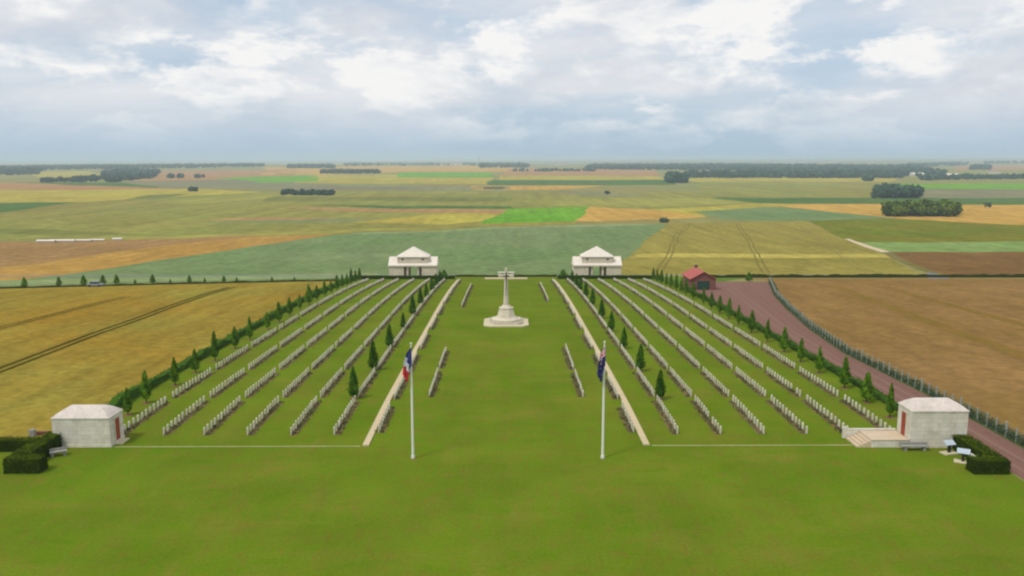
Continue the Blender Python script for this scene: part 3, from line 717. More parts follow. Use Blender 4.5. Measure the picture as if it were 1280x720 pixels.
# ---------------------------------------------------------------- graves
blocks = [(83.0, 12), (96.9, 13), (111.9, 14), (127.9, 14), (144.0, 13), (159.0, 14), (175.0, 14), (191.0, 14), (207.0, 14), (222.8, 16)]
PITCHS = 1.05
rows = []
for s, side in ((-1, 'left'), (1, 'right')):
    for k in range(6):
        rows.append((s*(17.6 + 4.43*k - (.25 if k > 3 else 0)), s, f'{ORD[k+1]} grave row {side} of {side} path', blocks))
    rows.append((s*13.15, s, f'grave row inside {side} path', [(83.6, 9), (96, 10), (109, 12), (126, 12), (144, 12), (160, 12), (176, 12), (192, 12), (208, 12), (224, 12)]))
    rows.append((s*9.15, s, f'short grave row on central lawn {side} of cross', [(97, 13), (112.5, 12), (171, 14), (187.5, 14), (204, 14)] if s < 0 else [(97, 12), (111.5, 15), (180, 13), (196, 14), (212, 10)]))
def headstone_bm(bm, x, y, z, lean=0.0, hs=1.0):
    w, t, h = .40, .09, .84*hs
    prof = [(-w/2, -.1), (w/2, -.1), (w/2, h-.09)] + [(w/2*math.cos(a), h-.09 + .09*math.sin(a)) for a in (.5, 1.0, 1.57, 2.14, 2.64)] + [(-w/2, h-.09)]
    A = [bm.verts.new((x - t/2 + lean*p[1], y + p[0], z + p[1])) for p in prof]
    Bv = [bm.verts.new((x + t/2 + lean*p[1], y + p[0], z + p[1])) for p in prof]
    bm.faces.new(A); bm.faces.new(Bv[::-1]); n = len(prof)
    for i in range(n): bm.faces.new((A[(i+1) % n], A[i], Bv[i], Bv[(i+1) % n]))
_b = bmesh.new(); headstone_bm(_b, 0, 0, 0)
bmesh.ops.recalc_face_normals(_b, faces=_b.faces)
me_head = bpy.data.meshes.new('headstone'); _b.to_mesh(me_head); _b.free(); me_head.materials.append(M['head'])
stones = []
bed_bm = bmesh.new(); plant_c = []; plant_t = []; plant_s = []
for X, s, lab, bl in rows:
    cnt = 0
    for y0, n in bl:
        for k in range(n):
            if RNG.random() < .007: cnt += 0; continue
            cnt += 1
            y = y0 + k*PITCHS + RNG.normal()*.02
            stones.append((X + RNG.normal()*.015, y, cnt, lab))
        # soil border on the side facing the avenue
        inner = -s
        xa = X + (.12 if inner > 0 else -.62); xb = X + (.62 if inner > 0 else -.12)
        xa, xb = (X - .15, X + .6) if inner > 0 else (X - .6, X + .15)
        if abs(X) in (12.75,) : xa, xb = xa, xb
        P = [(xa, y0-.25), (xb, y0-.25), (xb, y0+(n-1)*PITCHS+.25), (xa, y0+(n-1)*PITCHS+.25)]
        o = drape('tmp', P, M['soil'], 5, struct=False)
        if o:
            bed_bm.from_mesh(o.data); me = o.data; bpy.data.objects.remove(o); bpy.data.meshes.remove(me)
        L = (n-1)*PITCHS
        m = int(L*(40 if abs(X) < 13.5 else 26))
        for _ in range(m):
            py = y0 + RNG.uniform(-.2, L+.2); px = (xa+xb)/2 + RNG.normal()*.19
            hh = RNG.uniform(.05, .34) if mnoise.noise(Vector((X*3, py*.9, 0))) > -.15 else RNG.uniform(.03, .12)
            for q in range(3):
                plant_c.append((px + RNG.normal()*.06, py + RNG.normal()*.06, gzf(px, py) + hh*RNG.uniform(.4, 1.0))); plant_t.append(.5 + .5*mnoise.noise(Vector((px, py*.7, 5)))); plant_s.append(.17)
tag(obj('flower_beds', bed_bm, M['soil']), 'narrow strips of dark soil along the grave rows', None, None, 'structure')
tag(soup('border_plants', np.array(plant_c), np.array(plant_s), M['plant_leaf'], tint=np.array(plant_t), upness=.6), 'low green and grey border plants between the headstones', 'plants', None, 'stuff')
# flower heads
fl = RNG.choice(len(plant_c), 2600, replace=False)
fm_ = plain_mat('small_flowers', (196, 120, 110), .8, .3, .4, rgb2=(222, 206, 150))
tag(soup('small_flowers', np.array(plant_c)[fl] + [0, 0, .08], .1, fm_, upness=1.5), 'small pink and yellow blooms in the grave borders', 'flowers', None, 'stuff')
stones.sort(key=lambda p: p[0]**2 + p[1]**2)
for i, (x, y, c, lab) in enumerate(stones[:298]):
    o = link_mesh('headstone', me_head, None, None, (x, y, gzf(x, y)))
    o.rotation_euler = (RNG.normal()*.006, RNG.normal()*.012, RNG.normal()*.03 + (math.pi if RNG.random() < .5 else 0)); o.scale = (1, 1, RNG.uniform(.96, 1.03))
    tag(o, f'white headstone, {ORD[c]} from front in {lab}', 'headstone', 'white headstones of the front grave blocks')
fb = bmesh.new()
for (x, y, c, lab) in stones[298:]: headstone_bm(fb, x, y, gzf(x, y), RNG.normal()*.012, RNG.uniform(.96, 1.03))
bmesh.ops.recalc_face_normals(fb, faces=fb.faces)
tag(obj('headstone', fb, M['head']), 'long rows of white headstones stretching back towards the pavilions', 'headstones', None, 'stuff')

# stone edgings
def strip_solid(name, x0, x1, y0, y1, h, mat, label, cat, step=4.0):
    bm = bmesh.new(); n = max(1, int(round((y1-y0)/step)))
    prev = None
    for i in range(n+1):
        y = y0 + (y1-y0)*i/n; z = gzf((x0+x1)/2, y)
        cur = [bm.verts.new(p) for p in ((x0, y, z-.15), (x0, y, z+h), (x1, y, z+h), (x1, y, z-.15))]
        if prev:
            for k in range(3): bm.faces.new((prev[k], prev[k+1], cur[k+1], cur[k]))
        if i in (0, n): bm.faces.new(cur if i == 0 else cur[::-1])
        prev = cur
    bmesh.ops.recalc_face_normals(bm, faces=bm.faces)
    return tag(obj(name, bm, mat), label, cat)
M['path'] = plain_mat('cream_path_stone', (216, 192, 154), .9, .16, .9, rgb2=(190, 178, 140), stainv=.4)
M['kerb'] = plain_mat('mossy_kerb', (176, 172, 124), .9, .15, .8, rgb2=(140, 142, 84))
strip_solid('stone_path', -14.15, -13.52, 79.4, 244, .16, M['path'], 'long narrow cream stone path left of the cross', 'path')
strip_solid('stone_path', 13.52, 14.15, 79.4, 244, .16, M['path'], 'long narrow cream stone path right of the cross', 'path')
strip_solid('stone_kerb', -38.4, -14.35, 79.25, 79.43, .06, M['kerb'], 'thin pale kerb from left shelter to left path', 'kerb', 1)
strip_solid('stone_kerb', 14.35, 34.3, 79.25, 79.43, .06, M['kerb'], 'thin pale kerb from right path to right steps', 'kerb', 1)

# ---------------------------------------------------------------- cross
DX = 150.2
t = thing('memorial_cross', 'tall white stone cross with bronze sword on stepped octagonal base', 'cross', (0, DX, gzf(0, DX)-.05))
def part(name, bm, mat, p):
    bmesh.ops.recalc_face_normals(bm, faces=bm.faces); return obj(name, bm, mat, p)
r8 = math.pi/8; k8 = 1/math.cos(r8)
def chamfer_slab(bm, h, c, z0, z1):
    P = [(-h+c, -h), (h-c, -h), (h, -h+c), (h, h-c), (h-c, h), (-h+c, h), (-h, h-c), (-h, -h+c)]
    a = [bm.verts.new((x, y, z0)) for x, y in P]; b = [bm.verts.new((x, y, z1)) for x, y in P]
    bm.faces.new(a[::-1]); bm.faces.new(b)
    for i in range(8): bm.faces.new((a[i], a[(i+1) % 8], b[(i+1) % 8], b[i]))
b_ = bmesh.new(); chamfer_slab(b_, 4.05, 1.15, -.5, .40); part('lower_step', b_, M['cream'], t)
b_ = bmesh.new(); chamfer_slab(b_, 3.0, .9, .40, .78); part('middle_step', b_, M['cross'], t)
b_ = bmesh.new(); ngon_prism(b_, 8, 2.6*k8, 2.6*k8, .78, 1.08, r8); ngon_prism(b_, 8, 2.1*k8, 1.75*k8, 1.08, 1.4, r8); part('upper_step', b_, M['cross'], t)
b_ = bmesh.new(); ngon_prism(b_, 8, 1.6*k8, 1.22*k8, 1.4, 2.9, r8); ngon_prism(b_, 8, 1.3*k8, 1.3*k8, 2.9, 3.08, r8); ngon_prism(b_, 8, 1.0*k8, .62*k8, 3.08, 3.5, r8); part('plinth', b_, M['cross'], t)
b_ = bmesh.new(); ngon_prism(b_, 8, .50*k8, .20*k8, 3.5, 10.3, r8); part('shaft', b_, M['cross'], t)
b_ = bmesh.new()
for s in (-1, 1):
    tube(b_, [(s*.24, 0, 8.85, .2), (s*1.1, 0, 8.85, .16), (s*1.14, 0, 8.85, .18), (s*1.3, 0, 8.85, .16)], 8)
part('cross_arm', b_, M['cross'], t)
b_ = bmesh.new(); box(b_, -.09, .09, -.46, -.40, 5.2, 9.3, .0); box(b_, -.6, .6, -.47, -.39, 8.75, 8.95); ngon_prism(b_, 8, .13, .13, 9.3, 9.5, 0, 1, .4, 0, -.42)
for v in b_.verts:
    if v.co.z < 5.3: v.co.x *= .2
part('bronze_sword', b_, M['bronze'], t)
z0 = gzf(0, 246)
def sbox(name, x0, x1, y0, y1, hh, mat, label, cat, bevel=.03):
    cx, cy = (x0+x1)/2, (y0+y1)/2
    o = obj(name, B(x0-cx, x1-cx, y0-cy, y1-cy, -.3, hh, bevel=bevel), mat, None, (cx, cy, gzf(cx, cy)))
    return tag(o, label, cat)
sbox('stone_step', -6.3, 6.3, 245.2, 247.2, .4, M['path'], 'wide low pale stone step behind the cross', 'step')
t = thing('entrance_gate', 'small stone entrance block on the centre line behind the cross', 'gate', (0, 259, gzf(0, 259)))
for s in (-1, 1): part('pier', B(s*2.0-.45, s*2.0+.45, -.45, .45, -.3, 1.5, bevel=.04), M['pav_wall'], t)
part('coping', B(-2.6, 2.6, -.5, .5, 1.5, 1.72), M['pav_roof'], t)
part('low_wall', B(-1.55, 1.55, -.2, .2, -.3, 1.0), M['pav_wall'], t)

# ---------------------------------------------------------------- pavilions
def prism_roof(bm, x0, x1, y0, y1, z0, zr, thick=.0):
    ym = (y0+y1)/2
    v = [bm.verts.new(p) for p in ((x0, y0, z0), (x1, y0, z0), (x1, y1, z0), (x0, y1, z0), (x0, ym, zr), (x1, ym, zr))]
    for f in ((0, 1, 5, 4), (2, 3, 4, 5), (0, 4, 3), (1, 2, 5), (0, 3, 2, 1)): bm.faces.new([v[i] for i in f])
def pyramid(bm, x0, x1, y0, y1, z0, z1):
    v = [bm.verts.new(p) for p in ((x0, y0, z0), (x1, y0, z0), (x1, y1, z0), (x0, y1, z0), ((x0+x1)/2, (y0+y1)/2, z1))]
    for f in ((0, 1, 4), (1, 2, 4), (2, 3, 4), (3, 0, 4), (3, 2, 1, 0)): bm.faces.new([v[i] for i in f])
def pavilion(x, y, label):
    t = thing('pavilion', label, 'building', (x, y, gzf(x, y)-.6), 0, None)
    Wl = 7.25; d = 3.4; H = 4.5
    part('plinth', B(-7.5, 7.5, -d-.25, d+.25, -.6, .35), M['pav_wall'], t)
    for s in (-1, 1):
        a, b = sorted((s*Wl, s*3.55))
        w = part('side_wall', B(a, b, -d, d, .35, H), M['pav_wall'], t)
        a, b = sorted((s*5.4, s*4.6))
        part('window', B(s*5.3-.45, s*5.3+.45, -d-.03, -d+.2, .5, 1.75), M['dark'], w)
        part('pilaster', B(s*3.15-.4, s*3.15+.4, -d-.04, -d+.8, .35, H), M['pav_wall'], t)
        b_ = bmesh.new(); ngon_prism(b_, 14, .36, .31, .55, H-.3, 0, 1, 1, s*1.62, -d+.45); box(b_, s*1.62-.42, s*1.62+.42, -d+.03, -d+.87, .35, .55); box(b_, s*1.62-.42, s*1.62+.42, -d+.03, -d+.87, H-.3, H)
        part('column', b_, M['pav_wall'], t)
        b_ = bmesh.new(); ngon_prism(b_, 14, .36, .31, .35, H, 0, 1, 1, s*1.62, d-.45); part('column', b_, M['pav_wall'], t)
        a, b = sorted((s*3.55, s*1.98))
        part('screen_wall', B(a, b, .8, 1.1, .35, H), M['pav_wall'], t)
    part('cornice', B(-Wl-.25, Wl+.25, -d-.3, d+.3, H, H+.4), M['pav_wall'], t)
    b_ = bmesh.new(); prism_roof(b_, -Wl-.2, Wl+.2, -d-.25, d+.25, H+.403, H+2.7)
    part('main_roof', b_, M['pav_roof'], t)
    at = part('attic', B(-4.7, 4.7, -d+.55, d-.55, H+.45, H+2.75), M['pav_wall'], t)
    for s in (-1, 1): part('vent', B(s*3.1-.32, s*3.1+.32, -d+.52, -d+.7, H+1.85, H+2.4), M['dark'], at)
    b_ = bmesh.new(); box(b_, -5.0, 5.0, -d+.3, d-.3, H+2.75, H+2.95); pyramid(b_, -4.9, 4.9, -d+.4, d-.4, H+2.951, H+5.9)
    part('pyramid_roof', b_, M['pav_roof'], t)
    return t
pavilion(-28.5, 258, 'pale stone pavilion with pyramid roof left of the cross')
pavilion(28.0, 258, 'pale stone pavilion with pyramid roof right of the cross')

# ---------------------------------------------------------------- near shelters
def shelter(x0, x1, y0, depth, H, floor, doorside, label, steps=True):
    cx = (x0+x1)/2; hw = (x1-x0)/2
    t = thing('stone_shelter', label, 'building', (cx, y0, 0))
    def P(n, bm, m, p=t): return part(n, bm, m, p)
    w = P('wall', B(-hw, hw, 0, depth, -.3, H-.16), M['white_stone'])
    P('base_course', B(-hw-.05, hw+.05, -.05, depth+.05, -.3, .28+floor*.0), M['white_stone'])
    P('cornice', B(-hw-.06, hw+.06, -.06, depth+.06, H-.16, H, bevel=.02), M['white_stone'])
    # low hipped roof with a soft, slightly domed profile
    b_ = bmesh.new(); prev = None; rise = .85
    for k in range(7):
        q = k/6; ins = q; zz = H + .003 + rise*math.sin(q*math.pi/2)**.95
        ax = hw*(1-ins*.60); ay = depth/2*(1-ins*.97)
        cur = [b_.verts.new((sx*ax, depth/2+sy*ay, zz)) for sx, sy in ((-1, -1), (1, -1), (1, 1), (-1, 1))]
        if prev:
            for j in range(4): b_.faces.new((prev[j], prev[(j+1) % 4], cur[(j+1) % 4], cur[j]))
        else: b_.faces.new(cur[::-1])
        prev = cur
    b_.faces.new(prev)
    P('roof', b_, M['roof_stone'])
    s = doorside; xd = s*hw
    a, b = sorted((xd - s*.05, xd + s*.03))
    fr = P('door', B(a, b, depth*.36, depth*.36+.95, floor+.02, floor+2.35), M['door'])
    a, b = sorted((xd, xd + s*.08))
    for (ya, yb) in ((depth*.36-.16, depth*.36), (depth*.36+.95, depth*.36+1.11)):
        P('door_jamb', B(a, b, ya, yb, floor, floor+2.5), M['white_stone'], fr)
    a, b = sorted((xd + s*.08, xd + s*.12)); P('handle', B(a, b, depth*.36+.12, depth*.36+.18, floor+1.0, floor+1.15), M['bronze'], fr)
    if steps:
        a, b = sorted((xd + s*.05, xd + s*.75)); P('doorstep', B(a, b, depth*.25, depth*.85, -.2, .14, bevel=.02), M['cream'])
    return t
shelter(-44.35, -38.75, 79.3, 2.9, 3.0, .14, 1, 'small white stone shelter with red door at the left')
shelter(39.5, 45.0, 78.6, 2.9, 3.75, .78, -1, 'small white stone shelter with red door at the right', steps=False)
M['terrace'] = plain_mat('terrace_paving', (196, 176, 148), .9, .08, 1.2)
t = thing('stone_terrace', 'raised cream stone terrace with steps beside the right shelter', 'terrace', (36.5, 78.7, 0))
part('retaining_wall', B(-.75, 2.9, 0, 2.7, -.3, .74), M['white_stone'], t)
part('paving', B(-.8, 2.93, -.05, 2.75, .743, .80), M['terrace'], t)
for k in range(4): part('step', B(-.75-.36*(k+1), -.752-.36*k, .02, 2.68, -.3, .60-.15*k), M['terrace'], t)
part('rear_parapet', B(-2.1, 2.9, 2.78, 3.05, -.3, .98), M['white_stone'], t)
part('end_pier', B(-2.42, -2.12, 2.75, 3.08, -.3, 1.15), M['white_stone'], t)

def bench(x, y, rz, label, L=2.4, w=.6):
    t = thing('stone_bench', label, 'bench', (x, y, gzf(x, y)), rz)
    part('seat', B(-L/2, L/2, -w/2, w/2, .40, .52, bevel=.02), M['grey_stone'], t)
    for s in (-1, 1): part('support', B(s*L*.34-.13, s*L*.34+.13, -w*.36, w*.36, -.05, .40), M['grey_stone'], t)
    part('back_slab', B(-L/2, L/2, w/2-.09, w/2, .52, .74, bevel=.02), M['grey_stone'], t)
bench(39.6, 77.9, 0, 'grey stone bench against the right shelter wall', 2.7)
bench(-42.6, 76.9, .5, 'grey stone bench beside the left clipped hedge', 1.5)

def lectern(x, y, rz, label):
    t = thing('information_panel', label, 'sign', (x, y, gzf(x, y)), rz, 'information panels at the right')
    part('base_slab', B(-.75, .75, -.45, .45, -.05, .12, bevel=.02), M['cream'], t)
    part('stand', B(-.12, .12, -.1, .1, .12, .95), M['bronze'], t)
    bm = B(-.55, .55, -.32, .32, -.03, .03, bevel=.01)
    bmesh.ops.transform(bm, matrix=Matrix.Translation((0, 0, 1.08)) @ Matrix.Rotation(R(32), 4, 'X'), verts=bm.verts)
    pn = part('panel', bm, M['panel'], t)
lectern(42.5, 77.0, .25, 'white slanted information panel nearer the right shelter')
lectern(42.55, 74.6, -.5, 'white slanted information panel nearer the round clipped hedge')
sbox('stone_pillar', 43.0, 43.35, 73.6, 74.6, .9, M['white_stone'], 'short pale stone pillar against the right clipped hedge', 'pillar')
X, D = ground_at(41, 545.5); sbox('stone_marker', X-.3, X+.3, D-.2, D+.2, .75, M['grey_stone'], 'small grey marker post in the wheat left of shelter', 'post')
X, D = ground_at(56, 543); sbox('low_wall', X-.8, X+.9, D-.12, D+.12, .35, M['brick'], 'low pinkish wall in the wheat left of shelter', 'wall')

# ---------------------------------------------------------------- flagpoles and flags
def flag_color_fr(u, v):
    return lin((36, 44, 104)) if u < 1/3 else (lin((214, 216, 224)) if u < 2/3 else lin((196, 40, 44)))
def star(u, v, cu, cv, r, n):
    du = (u-cu)*2.0; dv = v-cv; rr = math.hypot(du, dv)
    if rr > r: return False
    a = (math.atan2(du, dv) * n/(2*math.pi)) % 1.0
    return rr < r*(.45 + .55*abs(2*a-1))
def flag_color_au(u, v):
    blue, wh, rd = lin((28, 32, 92)), lin((214, 216, 226)), lin((190, 34, 44))
    if u < .5 and v < .5:
        a, b = u/.5, v/.5
        dx, dy = (a-.5)*2, (b-.5)
        if abs(dx) < .12 or abs(dy) < .1: return rd
        if abs(dx) < .2 or abs(dy) < .17: return wh
        dd = min(abs(a-b), abs(a+b-1))
        if dd < .05: return rd
        if dd < .13: return wh
        return blue
    if star(u, v, .25, .75, .15, 7) or star(u, v, .75, .83, .07, 7) or star(u, v, .63, .45, .07, 7) or star(u, v, .75, .18, .07, 7) or star(u, v, .86, .37, .07, 7) or star(u, v, .8, .55, .04, 5): return wh
    return blue
def make_flag(x, y, ztop, L, H, colf, spread, label, name='flag'):
    nu, nv = 96, 54
    bm = bmesh.new(); cl = bm.loops.layers.float_color.new('cloth'); g_ = []
    for i in range(nu+1):
        u = i/nu; row = []
        for j in range(nv+1):
            v = j/nv
            fold = math.sin(v*math.pi*5 + u*2.5) ; fold2 = math.sin(v*math.pi*3 - u*4 + 1)
            zz = ztop - v*H*(1 - .62*min(1, u*1.6)) - L*.90*u**1.0
            xx = .10 - .22*min(1, u*5) - spread*(u**.8)*(1-.3*v) + .20*v*min(1, u*3) - .09*fold*min(1, u*4)
            yy = .13*fold2*min(1, u*4) + .05*math.sin(u*9+v*4)
            row.append(bm.verts.new((xx, yy, zz)))
        g_.append(row)
    for i in range(nu):
        for j in range(nv):
            f = bm.faces.new((g_[i][j], g_[i+1][j], g_[i+1][j+1], g_[i][j+1])); f.smooth = True
            c = colf((i+.5)/nu, (j+.5)/nv)
            for l in f.loops: l[cl] = (*c, 1)
    o = obj(name, bm, M['cloth'], None, (x, y, gzf(x, y)))
    sm = o.modifiers.new('thickness', 'SOLIDIFY'); sm.thickness = .012
    return tag(o, label, 'flag')
def flagpole(px, py, top_y, label):
    X, D = ground_at(px, py)
    # height that reaches the photographed row
    lo, hi = 5, 20
    for _ in range(30):
        m = (lo+hi)/2; p = CMI @ Vector((X, D, gzf(X, D)+m)); yy = 360 - F*(p.y/-p.z)
        if yy > top_y: lo = m
        else: hi = m
    h = lo
    t = thing('flagpole', label, 'flagpole', (X, D, gzf(X, D)))
    b_ = bmesh.new(); tube(b_, [(0, 0, 0, .17), (0, 0, .3, .17), (0, 0, .31, .12), (0, 0, h*.6, .10), (0, 0, h-.25, .05)], 14); part('pole', b_, M['pole'], t)
    b_ = bmesh.new(); ngon_prism(b_, 12, .3, .28, -.05, .03); part('footing', b_, M['soil'], t)
    b_ = bmesh.new(); bmesh.ops.create_uvsphere(b_, u_segments=12, v_segments=8, radius=.09, matrix=Matrix.Translation((0, 0, h-.17))); part('finial', b_, M['pole'], t)
    return X, D, h
X, D, h = flagpole(516.3, 573, 427, 'white flagpole left of the centre line')
make_flag(X-.02, D-.3, h-.45, 2.9, 1.8, flag_color_fr, .62, 'limp blue white and red flag on the left pole')
X, D, h = flagpole(753.2, 573, 425, 'white flagpole right of the centre line')
make_flag(X-.02, D-.3, h-.45, 3.1, 1.9, flag_color_au, .5, 'limp navy flag with stars on the right pole')

# ---------------------------------------------------------------- fence by the drive
tt = thing('post_fence', 'long wire fence with pale concrete posts beside the drive', 'fence', (fence_x(70), 70, gzf(fence_x(70), 70)))
ox, oy, oz = tt.location
bp = bmesh.new(); box(bp, -.07, .07, -.07, .07, -.1, 1.5, .012)
bmesh.ops.recalc_face_normals(bp, faces=bp.faces)
me_post = bpy.data.meshes.new('post'); bp.to_mesh(me_post); bp.free(); me_post.materials.append(M['concrete'])
y = 66.0; fpts = []; npost = 0
while y < 232:
    x = fence_x(y); o = link_mesh('post', me_post, None, tt, (x-ox, y-oy, gzf(x, y)-oz)); npost += 1
    k = 1.35 if npost % 5 == 0 else 1.0
    o.scale = (k, k, 1.1 if k > 1 else RNG.uniform(.95, 1.03)); o.rotation_euler = (RNG.normal()*.02, RNG.normal()*.02, 0)
    fpts.append((x, y)); y += 1.75
bw = bmesh.new()
for (xa, ya), (xb, yb) in zip(fpts, fpts[1:]):
    za, zb = gzf(xa, ya)-oz, gzf(xb, yb)-oz
    for hh in (.15, .4, .65, .9, 1.15, 1.35):
        tube(bw, [(xa-ox, ya-oy, za+hh, .012), (xb-ox, yb-oy, zb+hh, .012)], 4)
    for q in range(1, 8):
        f = q/8; x_ = xa+(xb-xa)*f-ox; y_ = ya+(yb-ya)*f-oy; z_ = za+(zb-za)*f
        tube(bw, [(x_, y_, z_+.1, .009), (x_, y_, z_+1.36, .009)], 4)
part('wire_mesh', bw, plain_mat('green_wire', (104, 122, 100), .7, .1, 3), tt)
# rough growth along the fence foot
cc = []; tn = []
for _ in range(26000):
    D = 60 + 172*RNG.random()**1.25; x = fence_x(D) + RNG.normal()*.28 + .25
    hh = max(.05, .85 + .4*mnoise.noise(Vector((x*.5, D*.5, 0))))
    cc.append((x, D, gzf(x, D) + RNG.random()*hh)); tn.append(.5 + .5*mnoise.noise(Vector((x, D*.6, 9))))
tag(soup('fence_undergrowth', np.array(cc), .15, leaf_mat('undergrowth', (62, 80, 54), (92, 108, 74)), tint=np.array(tn)), 'rough green growth along the foot of the fence', 'undergrowth', None, 'stuff')

# ---------------------------------------------------------------- red brick house
X0, D0 = ground_at(879, 362.3)
t = thing('brick_house', 'small red brick house with green garage door by the drive', 'house', (X0, D0, gzf(X0, D0)))
hw = 3.05; dep = 9.5; He = 2.75; Hr = 4.45
b_ = bmesh.new(); box(b_, -hw, hw, 0, dep, -.8, He)
v = [b_.verts.new(p) for p in ((-hw, 0, He), (hw, 0, He), (0, 0, Hr-.12), (-hw, dep, He), (hw, dep, He), (0, dep, Hr-.12))]
b_.faces.new(v[:3]); b_.faces.new(v[3:]); part('wall', b_, M['brick'], t)
b_ = bmesh.new()
for s in (-1, 1):
    q = [(s*(hw+.4), -.4, He-.2), (s*(hw+.4), dep+.4, He-.2), (0, dep+.4, Hr), (0, -.4, Hr)]
    lo = [b_.verts.new(p) for p in q]; hi = [b_.verts.new((p[0], p[1], p[2]+.14)) for p in q]
    b_.faces.new(lo); b_.faces.new(hi[::-1])
    for i in range(4): b_.faces.new((lo[i], lo[(i+1) % 4], hi[(i+1) % 4], hi[i]))
rf = part('roof', b_, M['tile'], t)
part('chimney', B(-.35, .35, dep-1.3, dep-.7, Hr-.3, Hr+.75), M['dark'], rf)
part('garage_door', B(-1.5, 1.5, -.06, .05, .02, 2.2), M['green_door'], t)
part('apron', B(-2.8, 2.8, -2.0, -.01, -.4, .03), M['concrete'], t)

# ---------------------------------------------------------------- woods and copses
def wood(name, px, h, dens, mat, label, blob=1.0, cat='wood', spread=None, quads=44, dome=0.0):
    """a mass of trees standing on the ground outlined in px"""
    P = G(*px)
    return wood_g(name, P, h, dens, mat, label, blob, cat, quads, dome)
def inside(poly, x, y):
    c = False; n = len(poly)
    for i in range(n):
        x1, y1 = poly[i]; x2, y2 = poly[(i+1) % n]
        if (y1 > y) != (y2 > y) and x < (x2-x1)*(y-y1)/(y2-y1)+x1: c = not c
    return c
def wood_g(name, P, h, count, mat, label, blob=1.0, cat='wood', quads=44, dome=0.0):
    xs = [p[0] for p in P]; ys = [p[1] for p in P]
    C = []; S = []; T = []; Nn = []; tries = 0; k = 0
    while k < count and tries < count*60:
        tries += 1
        x = RNG.uniform(min(xs), max(xs)); y = RNG.uniform(min(ys), max(ys))
        if not inside(P, x, y): continue
        k += 1
        hh = h*RNG.uniform(.75, 1.12)*(1 - dome*min(1, abs(x - sum(xs)/len(xs))/((max(xs)-min(xs))/2))**2.2); r = hh*RNG.uniform(.34, .5)*blob; z = gzf(x, y)
        n = quads
        a = RNG.normal(size=(n, 3)); a /= np.linalg.norm(a, axis=1)[:, None]
        lump = 1 + .22*np.sin(a[:, 0]*5 + k) + .18*np.sin(a[:, 2]*6 + k*2)
        c = a*np.array([r, r, hh*.44])*lump[:, None]*RNG.uniform(.75, 1.02, (n, 1)) + np.array([x, y, z+hh*.55])
        C.append(c); Nn.append(a); S.append(np.full(n, r*(1.9 if quads < 60 else .85)*(26/quads)**.25)); T.append(np.full(n, RNG.uniform(.2, .8)) + a[:, 2]*.1)
    if not C: return None
    o = soup(name, np.concatenate(C), np.concatenate(S), mat, normals=np.concatenate(Nn), tint=np.concatenate(T))
    return tag(o, label, cat, None, 'stuff')
wl = M['wood_leaf']
wood('wood', [(-120, 221), (44, 219), (60, 213), (-120, 212)], 13, 420, wl, 'dark wood at the left edge of the far fields')
wood('wood', [(48, 228), (150, 228), (192, 222), (160, 221), (100, 225)], 9, 200, wl, 'dark strip of trees right of the left wood')
wood('wood', [(128, 222), (190, 224), (200, 216), (160, 213), (130, 217)], 11, 260, wl, 'far rounded wood beside the small yellow field')
wood('wood', [(40, 213), (250, 210), (330, 208.3), (330, 206.5), (120, 208.5), (40, 209)], 12, 700, wl, 'long dark wood along the left horizon')
wood('wood', [(-150, 212), (40, 212), (60, 209), (-150, 209)], 12, 300, wl, 'far wood at the left end of the horizon')
wood('wood', [(210, 223), (230, 223), (228, 221.5), (212, 221.5)], 9, 14, wl, 'small far clump right of the left wood')
wood('wood', [(245, 223), (256, 223), (255, 222), (246, 222)], 8, 7, wl, 'tiny far clump beside the far green field')
wood('wood', [(360, 210.5), (418, 210.5), (418, 208), (360, 208)], 12, 200, wl, 'far wood left of centre on the horizon')
wood('wood', [(400, 217.2), (475, 217), (475, 215.5), (400, 215.5)], 10, 140, wl, 'thin far wood behind the yellow field')
wood('wood', [(600, 210), (660, 210), (660, 206.5), (600, 206.5)], 15, 150, wl, 'far wood on the horizon above the cross')
wood('wood', [(430, 208), (640, 207), (640, 204), (430, 204.5)], 11, 420, wl, 'hazy far woods along the centre horizon')
wood('wood', [(730, 212), (870, 213), (1140, 221.5), (1190, 219), (1140, 209), (870, 207), (740, 207)], 12, 2600, wl, 'long blue green wood right of centre below the horizon')
wood('wood', [(640, 214.5), (745, 214.5), (745, 213.5), (640, 213.5)], 8, 70, wl, 'row of far trees above the reddish field')
wood('wood', [(860, 222.5), (1130, 222.8), (1130, 220), (860, 219)], 12, 460, wl, 'front edge of the long far wood')
wood('wood', [(1150, 226), (1215, 224.5), (1290, 224), (1290, 222.5), (1150, 223)], 9, 120, wl, 'tree belt around the far farm at the right')
wood('wood', [(1214, 212.5), (1240, 212.5), (1238, 209.5), (1216, 209.5)], 14, 60, wl, 'far dark clump on the right hillside')
wood('wood', [(1130, 209), (1210, 207), (1210, 204.5), (1140, 206)], 14, 160, wl, 'far dark wood on the ridge at the right')
wood('wood', [(1230, 205), (1400, 204), (1400, 202.5), (1230, 203)], 16, 120, wl, 'far wood on the ridge at the right edge')
wood('wood', [(1080, 227), (1094, 227), (1094, 225.5), (1080, 225.5)], 11, 10, wl, 'small clump below the long far wood')
wood('copse', [(352, 244), (418, 244.5), (415, 242), (352, 241)], 5.0, 110, wl, 'long low dark copse left of centre', cat='copse')
wood('copse', [(830, 229), (858, 229), (855, 226.5), (833, 226.5)], 19, 60, wl, 'dark domed copse right of centre', cat='copse', quads=90, dome=.6)
wood('copse', [(1090, 248), (1149, 248), (1143, 244.5), (1098, 244.5)], 14, 110, wl, 'rounded dark copse right of centre', cat='copse', quads=110, dome=.55)
wood('copse', [(1108, 271), (1195, 271), (1195, 265), (1108, 265)], 9.5, 190, M['copse_leaf'], 'square cut copse standing in the orange field', cat='copse', quads=110)
